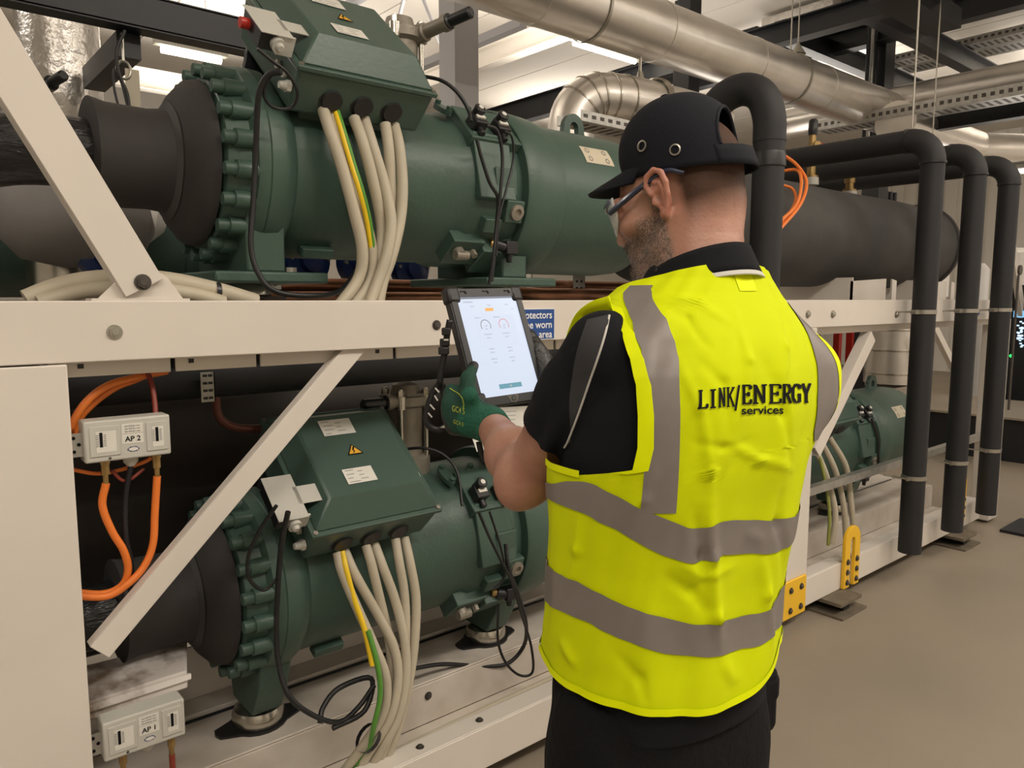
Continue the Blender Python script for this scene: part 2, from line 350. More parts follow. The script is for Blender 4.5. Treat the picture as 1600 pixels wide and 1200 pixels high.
# ================================================================== SCREW COMPRESSOR
YC = 0.45
def make_compressor(zc, upper=False):
    x0 = 0.735
    t = thing('screw_compressor', '', 'compressor', (1.3, YC, zc-0.46))
    C0 = np.array([0, YC, zc])
    def cp(x, dy, dz): return np.array([x, YC+dy, zc+dz])
    # housing
    m = MB()
    m.lathe(C0, (1, 0, 0), [(0.905, 0.235), (0.925, 0.245), (0.95, 0.25), (1.50, 0.25), (1.52, 0.262), (1.70, 0.266), (1.73, 0.262)], 56)
    obj('motor_housing', m, GREEN, t)
    m = MB(); m.lathe(C0, (1, 0, 0), [(1.725, 0.25), (1.727, 0.296), (1.735, 0.302), (1.80, 0.302), (1.86, 0.298), (1.91, 0.290), (1.915, 0.279), (2.34, 0.279), (2.43, 0.270), (2.48, 0.238), (2.515, 0.17), (2.53, 0.08), (2.532, 0.01)], 56)
    obj('oil_separator', m, GREEN, t)
    m = MB(); m.lathe(C0, (1, 0, 0), [(x0, 0.225), (x0+0.004, 0.235), (x0+0.03, 0.243), (x0+0.06, 0.25), (x0+0.07, 0.276), (x0+0.10, 0.281), (x0+0.102, 0.278), (x0+0.105, 0.281), (x0+0.145, 0.279), (x0+0.175, 0.262), (x0+0.19, 0.245), (x0+0.19, 0.05)], 56)
    obj('end_flange', m, GREEN, t)
    # bolts with bosses round the flange
    bb = MB(); bb.cyl((-0.004, 0, 0), (0.06, 0, 0), 0.024, n=14); bb.lathe((-0.034, 0, 0), (1, 0, 0), [(0, 0.009), (0, 0.016), (0.003, 0.0175), (0.036, 0.0175)], 14); bb.cyl((-0.0345, 0, 0), (-0.026, 0, 0), .009, n=6)
    bmesh_ = mkmesh('flange_bolt', bb.v, bb.f, bb.m, [GREEN], 40, (0, 0, 0))
    N = 20
    for i in range(N):
        a = 2*PI*(i+0.5)/N
        inst('flange_bolt', bmesh_, cp(x0+0.02, 0.253*math.cos(a), 0.253*math.sin(a)), t)
    # suction insulation: disc, seam and sleeve
    m = MB(); m.lathe(C0, (1, 0, 0), [(0.635, 0.12), (0.65, 0.148), (0.668, 0.185), (0.70, 0.222), (0.725, 0.228)], 48); d = obj('insulation_cone', m, CHAR, t)
    m = MB(); m.lathe(C0+[0, 0, 0.0], (1, 0, 0), [(0.455, 0.12), (0.46, 0.143), (0.50, 0.134), (0.60, 0.132), (0.64, 0.138), (0.652, 0.152)], 48); obj('insulation_sleeve', m, CHAR, t)
    m = MB(); m.lathe(C0, (1, 0, 0), [(0.640, 0.1385), (0.646, 0.148), (0.651, 0.157)], 48, cap=False); obj('glue_seam', m, GREYINS, t)
    m = MB(); el = [cp(0.49, 0, 0), cp(0.40, 0, -0.002), cp(0.28, .01, -.01), cp(0.14, .04, -.05), cp(0.02, 0.08, -.13), cp(-0.1, .12, -.24)]
    m.tube(el, 0.088, 24, 5); obj('suction_pipe', m, BLACKG, t)
    # terminal box: base, lid, lip
    n_ = np.array([0, -0.64, 0.768]); tt = np.array([0, 0.768, 0.64]); ex = np.array([1.0, 0, 0])
    O = cp(1.09, -0.37, 0.208)      # middle of the lid's front lip edge
    def bp(x, s_, h): return O + ex*x + tt*s_ + n_*h
    L, W = 0.43, 0.45
    def frus(x0_, x1_, s0, s1, h0, a0, a1, b0, b1, h1):
        lo = [bp(x0_, s0, h0), bp(x1_, s0, h0), bp(x1_, s1, h0), bp(x0_, s1, h0)]; hi = [bp(a0, b0, h1), bp(a1, b0, h1), bp(a1, b1, h1), bp(a0, b1, h1)]
        return lo+hi, [(3, 2, 1, 0), (4, 5, 6, 7), (0, 1, 5, 4), (1, 2, 6, 5), (2, 3, 7, 6), (3, 0, 4, 7)]
    m = MB(); m.add(*frus(-L/2+.012, L/2-.012, 0.02, W-.02, -0.13, -L/2+.006, L/2-.006, 0.006, W-.006, -0.004)); bx = obj('terminal_box', m, GREEN2, t, bevel=0.01)
    m = MB(); m.add(*frus(-L/2, L/2, 0, W, -0.006, -L/2, L/2, 0, W, 0.008)); obj('lid_rim', m, GREEN2, bx, bevel=0.003)
    m = MB(); m.add(*frus(-L/2+.012, L/2-.012, 0.012, W-.012, 0.008, -0.155, 0.155, 0.075, W-.075, 0.072)); obj('lid', m, GREEN2, bx, bevel=0.006)
    sc = MB(); sc.cyl((0, 0, 0), (0, 0, 0.004), 0.007, n=12); scm = mkmesh('screw', sc.v, sc.f, sc.m, [ZINC], 40, (0, 0, 0))
    for a in (-1, 1):
        for s_ in (0.012, W-.012):
            inst('screw', scm, bp(a*(L/2-.012), s_, 0.008), bx, (math.radians(39.8), 0, 0))
    def sticker(nm, x, s_, w_, h_, mt_, hh=0.0745, lab=None):
        m = MB(); m.add([bp(x-w_/2, s_-h_/2, hh), bp(x+w_/2, s_-h_/2, hh), bp(x+w_/2, s_+h_/2, hh), bp(x-w_/2, s_+h_/2, hh)], [(0, 1, 2, 3)])
        k = 7
        if mt_ is PAPER:
            for i in range(k):
                s2 = s_+h_*(0.38-i*0.76/(k-1)); ww = w_*random.uniform(0.15, 0.4)
                m.add([bp(x-w_*0.42+w_*.4*(i % 2), s2-.0012, hh+.0004), bp(x-w_*0.42+w_*.4*(i % 2)+ww, s2-.0012, hh+.0004), bp(x-w_*0.42+w_*.4*(i % 2)+ww, s2+.0012, hh+.0004), bp(x-w_*0.42+w_*.4*(i % 2), s2+.0012, hh+.0004)], [(0, 1, 2, 3)], 1)
        return obj(nm, m, [mt_, INKG], bx, None, label=lab)
    sticker('sticker', -0.03, 0.325, 0.105, 0.062, PAPER); sticker('sticker', -0.035, 0.135, 0.095, 0.055, PAPER)
    m = MB(); tri = [bp(-0.04, 0.212, .0747), bp(0.012, 0.212, .0747), bp(-0.014, 0.252, .0747)]; m.add(tri, [(0, 1, 2)], 1)
    c_ = sum(tri)/3; m.add([c_+(q-c_)*0.8+n_*.0004 for q in tri], [(0, 1, 2)], 0)
    z_ = [(-.002, .243), (-.010, .228), (-.004, .229), (-.012, .215), (-.001, .225), (-.007, .226), (.004, .243)]
    m.add([bp(a_-.011, b_-.0015, .0755) for a_, b_ in z_], [tuple(range(7))], 1)
    obj('warning_triangle', m, [YGREEN, INK], bx, None, label='yellow electric shock warning triangle')
    m = MB(); m.add([bp(0.125, 0.10, .062), bp(0.165, 0.10, .060), bp(0.165, 0.12, .060), bp(0.125, 0.12, .062)], [(0, 1, 2, 3)]); obj('tag', m, PAPER, bx, None)
    # glands underneath the front
    for gx in (-0.095, 0.0, 0.095):
        g0 = bp(gx, 0.02, -0.075); m = MB(); m.lathe(g0, -tt, [(-0.01, 0.036), (0.006, 0.036), (0.008, 0.031), (0.016, 0.028), (0.016, 0.02)], 24); obj('cable_gland', m, RUBBER, bx)
    for k, hh in enumerate((-0.03, -0.055)):
        q = bp(-L/2+.004, 0.07+0.05*k, -0.05); m = MB(); m.cyl(q, q-ex*0.008, 0.012, n=12); obj('blanking_plug', m, LGREY, bx)
    q = bp(-L/2+.006, 0.02+0.01, -0.065); m = MB(); m.cyl(q, q-ex*0.012, 0.016, n=6); m.cyl(q-ex*.012, q-ex*.03, 0.013, .009, n=14); obj('blanking_plug', m, LGREY, bx)
    # saddle from box to body
    m = MB(); m.obox(cp(1.09, -0.12, 0.20), 0.30, 0.25, 0.14, np.stack([ex, tt, n_], 1)); obj('box_saddle', m, GREEN2, t, bevel=.01)
    # lifting eyes
    def eye(x, r, h, nm='lifting_eye'):
        m = MB(); N_ = 16; o_ = [(-r*1.25, 0)]+[(-r*math.cos(PI*i/N_), h-r+r*math.sin(PI*i/N_)) for i in range(N_+1)]+[(r*1.25, 0)]
        i_ = [(-r*.42, h-r*1.4)]+[(-r*.42*math.cos(PI*i/N_), h-r+r*.42*math.sin(PI*i/N_)) for i in range(N_+1)]+[(r*.42, h-r*1.4)]
        n2 = len(o_); vs = []
        for dy in (-0.012, 0.012):
            for P_ in (o_, i_): vs += [cp(x+a, dy, 0.245+b) for a, b in P_]
        fs = []
        for k in range(n2-1): fs += [(k, k+1, n2+k+1, n2+k), (2*n2+k, 3*n2+k, 3*n2+k+1, 2*n2+k+1), (k, 2*n2+k, 2*n2+k+1, k+1), (n2+k, n2+k+1, 3*n2+k+1, 3*n2+k)]
        fs += [(0, n2, 2*n2-1, n2-1), (2*n2, 3*n2-1, 4*n2-1, 3*n2), (0, n2-1, 3*n2-1, 2*n2), (n2, 3*n2, 4*n2-1, 2*n2-1)]
        m.add(vs, fs); return obj(nm, m, GREEN2, t, None)
    e_ = eye(0.96, 0.075, 0.15); e_.data.materials[0] = STEELBK; eye(2.22, 0.055, 0.12)
    # discharge valve on top
    v0 = cp(1.43, 0.03, 0.24); SD = np.array([0.25, -0.9, 0.12]) if upper else np.array([-1.0, -0.10, 0.02]); m = MB(); m.lathe(v0, (0, 0, 1), [(0, 0.085), (0.06, 0.085), (0.07, 0.06), (0.12, 0.058), (0.24, 0.062), (0.25, 0.08), (0.28, 0.08), (0.285, 0.055), (0.32, 0.045), (0.33, 0.02)], 28)
    vv = obj('shutoff_valve', m, GREYPIPE, t)
    m = MB(); m.lathe(v0+[0.04, -.03, 0.265], SD, [(0, 0.035), (0.05, 0.03), (0.055, 0.024), (0.12, 0.022), (0.13, 0.028), (0.15, 0.028)], 18); obj('valve_stem', m, GREYPIPE, vv)
    q = v0+[0.04, -.03, 0.265]+unit(SD)*.14; m = MB(); m.lathe(q, SD, [(0, 0.023), (0.015, 0.026), (0.02, 0.019), (0.10, 0.019), (0.105, 0.013)], 18); obj('valve_cap', m, PLASTIC, vv)
    for i in range(4):
        a = PI/4+PI/2*i; q = v0+[0.073*math.cos(a), 0.073*math.sin(a), 0]; m = MB(); m.cyl(q, q+[0, 0, 0.31], 0.009, n=12); m.cyl(q+[0, 0, .24], q+[0, 0, .285], 0.02, n=14); m.cyl(q+[0, 0, .285], q+[0, 0, .305], 0.014, n=6); obj('stud', m, STEEL, vv)
    # front port blocks
    def onb(x, ang, r=0.262): return cp(x, -r*math.cos(ang), r*math.sin(ang))
    def blk(nm, x, ang, sx, sy, sz, r=0.262, mt_=GREEN, par=t, bev=.004):
        a = math.radians(ang); nn = np.array([0, -math.cos(a), math.sin(a)]); t2 = np.array([0, math.sin(a), math.cos(a)])
        m = MB(); m.obox(onb(x, a, r), sx, sy, sz, np.stack([ex, t2, nn], 1)); return obj(nm, m, mt_, par, bevel=bev)
    blk('valve_pad', 1.62, 45, 0.21, 0.17, 0.05); blk('raised_pad', 1.60, 12, 0.15, 0.22, 0.03); blk('raised_pad', 1.64, 2, 0.09, 0.09, 0.045)
    pb = blk('port_block', 1.675, -17, 0.075, 0.075, 0.07)
    q = onb(1.68, math.radians(-17), 0.295); nn = np.array([0, -math.cos(.3), -math.sin(.3)]); m = MB(); m.lathe(q, nn, [(0, 0.026), (0.012, 0.026), (0.014, 0.014), (0.006, 0.012), (0.006, 0.001)], 24); obj('port_ring', m, GREYPIPE, pb)
    blk('port_block', 1.60, -28, 0.07, 0.05, 0.06); blk('port_block', 1.53, -50, 0.13, 0.11, 0.06); pl = blk('port_block', 1.66, -55, 0.14, 0.12, 0.09)
    q = onb(1.50, math.radians(-48), 0.285); m = MB(); nn = unit([0, -.67, -.74]); m.cyl(q, q+nn*.03, 0.02, n=14); m.cyl(q+nn*.028+[.03, 0, 0], q+nn*.028-[.02, 0, 0], 0.016, n=12); m.cyl(q+[.06, 0, 0], q+[.06, 0, 0]+nn*.03, .012, n=6); obj('plug_fitting', m, GREYPIPE, pl)
    # oval blanking flanges + solenoid plugs
    for i, (x, ang) in enumerate(((1.49, 62), (1.60, 58))):
        a = math.radians(ang); nn = np.array([0, -math.cos(a), math.sin(a)]); t2 = np.array([0, math.sin(a), math.cos(a)]); c0 = onb(x, a, 0.272)
        m = MB(); poly = [c0+(ex*math.cos(g)*0.020*(1 if 1 else 1)+t2*math.sin(g)*0.05) for g in np.linspace(0, 2*PI, 18, endpoint=False)]; m.prism(poly, nn*0.016)
        f_ = obj('blanking_flange', m, GREEN2, t)
        for s_ in (-1, 1):
            q = c0+t2*s_*0.036+nn*.016; m = MB(); m.cyl(q, q+nn*.012, 0.011, n=6); obj('bolt', m, GREEN, f_)
    for i, x in enumerate((1.555, 1.645)):
        a = math.radians(40-2*i); nn = np.array([0, -math.cos(a), math.sin(a)]); t2 = np.array([0, math.sin(a), math.cos(a)]); c0 = onb(x, a, 0.30)
        M3 = np.stack([ex, t2, nn], 1); m = MB(); m.obox(c0, .052, .052, .055, M3); m.cyl(c0+t2*.02, c0+t2*.02+nn*.05, .02, n=14); m.cyl(c0-t2*.02, c0-t2*.052, .012, n=12)
        s1 = obj('solenoid_plug', m, PLASTIC, t, bevel=.004)
        m = MB(); m.obox(c0-t2*.002+nn*.03, .034, .014, .006, M3); m.cyl(c0+t2*.02+nn*.05, c0+t2*.02+nn*.053, .009, n=12); obj('white_tag', m, PAPER, s1)
    q = onb(1.70, math.radians(-42), 0.30); m = MB(); m.cyl(q+[-.07, 0.02, .012], q+[-.02, 0, .005], .017, .014, n=14, mi=1); m.obox(q, .05, .04, .045, mi=0); m.cyl(q-[.02, 0, 0], q-[.055, -.01, -.01], .02, n=14); m.cyl(q-[0, 0, .02], q-[0, 0, .05], .013, .009, n=12); obj('oil_sensor_plug', m, [PLASTIC, BRASS], t, bevel=.003)
    # switch box with bracket at the left of the terminal box
    s0 = bp(-L/2-0.055, 0.115, 0.03); Ms = np.stack([unit(ex*.98+tt*0.0), tt, n_], 1)
    m = MB(); m.obox(s0, 0.07, 0.13, 0.045, Ms); sw = obj('switch_box', m, STEELBK, t, bevel=.003)
    m = MB(); m.obox(s0+n_*.0245+ex*.004, 0.085, 0.15, 0.002, Ms); m.obox(s0+n_*.0245+ex*.08, 0.09, 0.06, 0.002, Ms); obj('bracket_plate', m, LGREY, sw)
    if upper: m = MB(); m.cyl(s0+n_*.0-ex*.035+tt*0.02, s0-ex*.058+tt*.02, .014, n=16); obj('reset_button', m, RED, sw)
    q = s0-tt*.065+ex*.01; m = MB(); m.cyl(q, q-tt*.02, .019, n=18); m.cyl(q-tt*.02, q-tt*.03, .012, .008, n=12); m.obox(q-tt*.003+n_*-.0+ex*.02, .045, .006, .05, Ms); obj('cable_gland', m, LGREY, sw)
    # legs: left foot and right foot
    fz = zc-0.455
    def leg(x, sx):
        m = MB()
        top = [cp(x-.05, -.20, -.14), cp(x+.05, -.20, -.14), cp(x+.05, .20, -.14), cp(x-.05, .20, -.14)]
        mid = [cp(x-.045+sx, -.15, -.30), cp(x+.045+sx, -.15, -.30), cp(x+.045+sx, .10, -.30), cp(x-.045+sx, .10, -.30)]
        low = [cp(x-.045+sx*2, -.085, -.40), cp(x+.05+sx*2, -.085, -.40), cp(x+.05+sx*2, .07, -.40), cp(x-.045+sx*2, .07, -.40)]
        if upper:
            top = [cp(x-.05, -.21, -.12), cp(x+.06, -.21, -.12), cp(x+.06, .20, -.12), cp(x-.05, .20, -.12)]
            mid = [cp(x-.05, -.20, -.20), cp(x+.06, -.20, -.20), cp(x+.06, .2, -.20), cp(x-.05, .2, -.20)]
            low = [cp(x-.05, -.20, -.302), cp(x+.06, -.20, -.302), cp(x+.06, .2, -.302), cp(x-.05, .2, -.302)]
            m.box(x-.15, x+.17, YC-.24, YC+.24, zc-.332, zc-.302)
        m.add(top+mid+low, [(0, 1, 2, 3), (8, 11, 10, 9)]+[(i, (i+1) % 4, 4+(i+1) % 4, 4+i) for i in range(4)]+[(4+i, 4+(i+1) % 4, 8+(i+1) % 4, 8+i) for i in range(4)])
        return obj('leg', m, GREEN, t, bevel=.006)
    leg(0.84, 0.0); leg(1.74, 0.005)
    for x in (0.845, 1.76):
        dz = 0.094 if upper else 0.0
        m = MB(); m.lathe((x, YC-.005, zc-.463+dz), (0, 0, 1), [(0, 0.080), (0.006, .086), (0.022, 0.086), (0.036, 0.078), (0.038, .04)] if upper else [(0, 0.072), (0.008, .078), (0.03, 0.080), (0.05, 0.072), (0.062, .03)], 28); pk = obj('mount_puck', m, STEEL, t)
        poly = [(x+math.cos(g)*(0.135 if abs(math.cos(g)) > .9 else .09), YC-.005+math.sin(g)*.085, zc-.470+dz) for g in np.linspace(0, 2*PI, 20, endpoint=False)]
        m = MB(); m.prism(poly, (0, 0, .007)); obj('puck_plate', m, RUBBER, pk)
        m = MB(); zt = zc-.302 if upper else zc-.40; m.cyl((x+(.09 if upper else 0), YC-.15, zt), (x+(.09 if upper else 0), YC-.15, zt+.016), .018, n=6) if upper else m.cyl((x, YC-.06, zc-.40), (x, YC-.06, zc-.385), .018, n=6)
        obj('foot_bolt', m, ZINC, pk)
    m = MB(); m.obox(cp(1.03, -.12, -.235), .10, .04, .03, np.stack([ex, unit([0, -.9, -.45]), unit([0, .45, -.9])], 1)); obj('drain_lug', m, GREEN, t, bevel=.004)
    # product label on the separator
    m = MB(); gl = []
    for z in np.linspace(0.46, 0.74, 6): gl.append([cp(x, -.2805*math.cos(z), .2805*math.sin(z)) for x in (2.05, 2.20)])
    m.grid(gl)
    for (u, v) in ((.2, .25), (.8, .25), (.2, .75), (.8, .75)):
        an = .46+.28*v; q = cp(2.05+.15*u, -.2812*math.cos(an), .2812*math.sin(an)); nn = np.array([0, -math.cos(an), math.sin(an)])
        m.lathe(q, nn, [(0, .011), (.0004, .011), (.0004, .008), (0, .008)], 16, mi=1, cap=False)
    obj('round_dial_label', m, [TAN, INKG], t, None)
    return t
ZU, ZLO = 1.957, 0.72
comp = make_compressor(ZLO)
tag(comp, 'dark green screw compressor on the lower tier at left, behind the white diagonal brace', group='green screw compressors')
c3 = copy_tree(comp); c3.location.x += 2.78; c3['label'] = 'dark green screw compressor on the lower tier between hi-vis vest and black pipes'
c2 = make_compressor(ZU, True); tag(c2, 'dark green screw compressor on the upper tier with red button switch box', group='green screw compressors')
c4 = copy_tree(c2); c4.location = (c2.location.x-0.95, c2.location.y+1.15, c2.location.z-.12); c4['label'] = 'dark green compressor at far left behind the grey insulation cover, only bolts showing'
obj('foot_rail', MB().box(-2.5, 5.9, 0.25, 0.66, 1.46, 1.487), WHITE, sk)
# ================================================================== CABLES AND PIPES ON THE SKID
def tubes(name, label, cat, pts, r, m, group=None, n=10, k=6, parent=None):
    P_ = [at(p[0], p[1], y=p[2]) if len(p) == 3 and abs(p[0]) > 12 else np.array(p, float) for p in pts]
    return obj(name, MB().tube(P_, r, n, k), m, parent, True, label=label, cat=cat, group=group)
G1 = 'cream motor cables of the upper compressor'
up = [[(505, 172, .16), (514, 200, .13), (534, 260, .11), (553, 330, .10), (566, 390, .10), (560, 435, .11), (528, 480, .10)],
      [(519, 176, .17), (530, 220, .14), (550, 290, .13), (572, 350, .12), (582, 400, .12), (577, 440, .12), (550, 482, .10)],
      [(553, 184, .16), (566, 220, .13), (582, 280, .12), (596, 350, .13), (594, 400, .12), (584, 440, .12), (566, 480, .10)],
      [(569, 186, .17), (583, 230, .14), (601, 290, .12), (611, 345, .10), (605, 395, .09), (590, 440, .09), (574, 482, .08)],
      [(602, 194, .16), (607, 230, .14), (610, 280, .14), (612, 330, .14), (606, 380, .14), (596, 430, .13), (588, 480, .10)],
      [(616, 196, .17), (624, 230, .14), (629, 290, .12), (625, 345, .11), (612, 400, .10), (598, 440, .10), (590, 484, .09)]]
ul = ['cream cable leftmost under the upper terminal box, beside the yellow-green one', 'cream cable behind the yellow-green earth cable under the upper terminal box',
      'left cream cable of the middle pair below the upper terminal box', 'right cream cable of the middle pair below the upper terminal box',
      'left cream cable of the right pair below the upper terminal box', 'rightmost cream cable below the upper terminal box']
for p, l in zip(up, ul): tubes('motor_cable', l, 'cable', p, 0.0165, CABLE, G1)
ep = [at(*q[:2], y=q[2]) for q in [(524, 174, .155), (534, 205, .125), (549, 255, .105), (563, 300, .09), (574, 345, .10), (580, 390, .115)]]
m = MB().tube(ep, 0.0085, 10, 6); e_ = obj('earth_cable', m, EARTH, None, True, label='yellow and green striped earth cable under the upper terminal box', cat='cable')
m = MB().tube([q+RGT*0.0065+np.array([0, -.001, .001]) for q in ep], 0.0055, 8, 6); obj('green_stripe', m, EARTHG, e_, True)
G2 = 'cream motor cables of the lower compressor'
lo = [[(527, 864, .16), (535, 895, .13), (558, 950, .10), (585, 1010, .07), (603, 1060, .05), (600, 1110, .05), (575, 1155, .07), (530, 1215, .12)],
      [(538, 860, .17), (556, 900, .13), (590, 960, .11), (615, 1010, .08), (622, 1060, .06), (610, 1120, .05), (580, 1170, .07), (545, 1225, .12)],
      [(572, 853, .16), (580, 880, .13), (592, 930, .12), (606, 990, .12), (612, 1050, .10), (600, 1120, .09), (565, 1180, .10), (520, 1222, .14)],
      [(585, 850, .17), (598, 885, .13), (618, 940, .11), (632, 1000, .08), (634, 1060, .06), (622, 1120, .05), (596, 1170, .06), (560, 1228, .12)],
      [(618, 842, .16), (624, 880, .13), (632, 930, .12), (634, 990, .10), (630, 1050, .08), (620, 1110, .07), (600, 1170, .07), (570, 1230, .12)],
      [(632, 840, .17), (641, 880, .13), (650, 935, .11), (648, 1000, .09), (640, 1060, .08), (630, 1110, .07), (612, 1165, .07), (580, 1232, .12)]]
ll = ['leftmost cream cable under the lower terminal box', 'cream cable to the right of the yellow earth cable under the lower box', 'left cream cable of the middle pair under the lower box',
      'right cream cable of the middle pair under the lower box', 'left cream cable of the right pair under the lower box', 'rightmost cream cable under the lower terminal box']
for p, l in zip(lo, ll): tubes('motor_cable', l, 'cable', p, 0.0145, CABLE, G2)
ep = [at(*q[:2], y=q[2]) for q in [(535, 862, .15), (541, 890, .12), (553, 935, .10), (570, 985, .07), (582, 1040, .045)]]
m = MB().tube(ep, 0.0085, 10, 6); e_ = obj('earth_cable', m, EARTH, None, True, label='yellow earth cable turning green under the lower terminal box', cat='cable')
m = MB().tube([at(*q[:2], y=q[2]) for q in [(575, 985, .06), (590, 1040, .035), (594, 1085, .03), (585, 1130, .035), (570, 1180, .08), (520, 1230, .13)]], 0.008, 10, 6); obj('green_length', m, EARTHG, e_, True, label='green length of the earth cable')
tubes('motor_cable', 'cream cable arching over the beam behind the white gusset, upper of two', 'cable', [(40, 468, .14), (95, 447, .14), (160, 436, .14), (250, 437, .14), (330, 452, .14), (400, 472, .14)], .022, CABLE, 'cream cables over the beam')
tubes('motor_cable', 'cream cable arching over the beam behind the white gusset, lower of two', 'cable', [(60, 474, .12), (130, 455, .12), (220, 450, .12), (300, 460, .12), (350, 473, .12)], .018, CABLE, 'cream cables over the beam')
m = MB(); 
for px, py, yy in ((338, 456, .14),): q = at(px, py, y=yy); m.lathe(q-[.006, 0, 0], (1, 0, -.1), [(0, .026), (.012, .026)], 14, cap=False); m.cyl(q, q+[0, -.01, -.035], .004, n=6)
obj('cable_tie', m, PLASTIC, None, label='black cable tie round the cream cables on the beam', cat='tie')
q = at(578, 1155, y=.075); m = MB(); m.lathe(q-[.01, 0, -.01], (1, .0, -1), [(0, .043), (.014, .043)], 16, cap=False); obj('cable_tie', m, PLASTIC, None, label='black tie round the bundled cream cables near the floor rail', cat='tie')
BC = 'black control cables'
tubes('control_cable', 'black cable hanging from the upper switch box down past the flange', 'cable', [(440, 112, .02), (418, 118, .05), (404, 150, .08), (400, 230, .13), (396, 310, .15), (392, 385, .15), (405, 430, .14), (430, 455, .13), (480, 462, .13), (530, 455, .2), (560, 420, .3)], .0075, RUBBER, BC)
tubes('control_cable', 'thin black cable looping below the upper switch box', 'cable', [(402, 76, .03), (425, 95, .03), (450, 115, .03), (465, 145, .05), (455, 168, .08), (428, 168, .09), (413, 150, .08), (418, 125, .06), (435, 108, .04)], .0045, RUBBER, BC)
tubes('control_cable', 'black cable over the top from the upper terminal box to the solenoid plugs', 'cable', [(655, 118, .3), (690, 126, .22), (715, 145, .18), (732, 172, .16), (736, 190, .14)], .006, RUBBER, BC)
for (dy, tl) in ((0, 'upper'),):
    tubes('control_cable', 'black cable from the left solenoid plug down the upper compressor front', 'cable', [(745, 218, .10), (752, 245, .10), (765, 285, .10), (778, 310, .11), (776, 350, .12), (772, 400, .12), (768, 440, .12)], .006, RUBBER, BC)
    tubes('control_cable', 'black cable from between the solenoid plugs down the upper compressor', 'cable', [(760, 196, .09), (777, 205, .09), (785, 245, .10), (782, 300, .10), (776, 350, .11), (771, 400, .11), (764, 445, .12)], .0055, RUBBER, BC)
    tubes('control_cable', 'thin black cable bowing right of the upper solenoid plugs', 'cable', [(788, 204, .10), (800, 215, .11), (802, 250, .12), (790, 300, .11), (780, 340, .11), (775, 400, .115)], .004, RUBBER, BC)
tubes('control_cable', 'black cable in a wide loop beside the lower compressor leg', 'cable', [(450, 800, .05), (440, 850, .09), (434, 920, .12), (432, 990, .14), (436, 1040, .13), (452, 1088, .10), (490, 1118, .09), (530, 1128, .1), (560, 1105, .12), (585, 1070, .12)], .0075, RUBBER, BC)
tubes('control_cable', 'thin black cable looping under the lower switch box', 'cable', [(432, 790, .05), (408, 825, .09), (388, 870, .12), (390, 905, .14), (412, 922, .14), (432, 905, .13)], .005, RUBBER, BC)
tubes('control_cable', 'coiled black cable beside the cream bundle', 'cable', [(500, 1130, .10), (505, 1105, .12), (530, 1075, .13), (580, 1060, .13), (570, 1110, .11), (520, 1138, .10)], .008, RUBBER, BC)
tubes('control_cable', 'black cable lying on the white foot beam to the right of the cream bundle', 'cable', [(640, 1046, .30), (690, 1038, .32), (740, 1040, .32), (790, 1038, .3), (818, 1010, .27), (822, 975, .2), (810, 930, .14), (795, 890, .12), (790, 850, .14)], .0075, RUBBER, BC)
tubes('control_cable', 'black cable from the lower solenoid plug down the lower compressor', 'cable', [(748, 800, .10), (765, 840, .10), (785, 880, .10), (800, 910, .11), (815, 960, .14), (830, 1010, .2), (832, 1050, .22), (812, 1055, .24), (790, 1035, .25), (778, 1000, .24), (779, 945, .2)], .005, RUBBER, BC)
tubes('control_cable', 'thin black cable bowing over the port of the lower compressor', 'cable', [(765, 800, .10), (778, 840, .11), (788, 880, .11), (786, 905, .12), (772, 920, .13)], .004, RUBBER, BC)
tubes('control_cable', 'black cable along the top of the lower compressor behind its box', 'cable', [(610, 705, .4), (660, 700, .3), (695, 712, .25), (715, 740, .2), (722, 790, .14)], .005, RUBBER, BC)
# conduit in the base trough
tubes('conduit', 'beige cable run lying in the trough behind the base rail', 'cable', [(1.0, .215, .108), (1.6, .235, .108), (2.4, .25, .108), (3.2, .26, .108)], .011, CABLE)
tubes('slot_gasket', 'black rubber strip along the base beam behind the compressor feet', 'strip', [(-1, .5825, .247), (2, .5825, .247), (5.7, .5825, .247)], .0075, RUBBER, k=1)

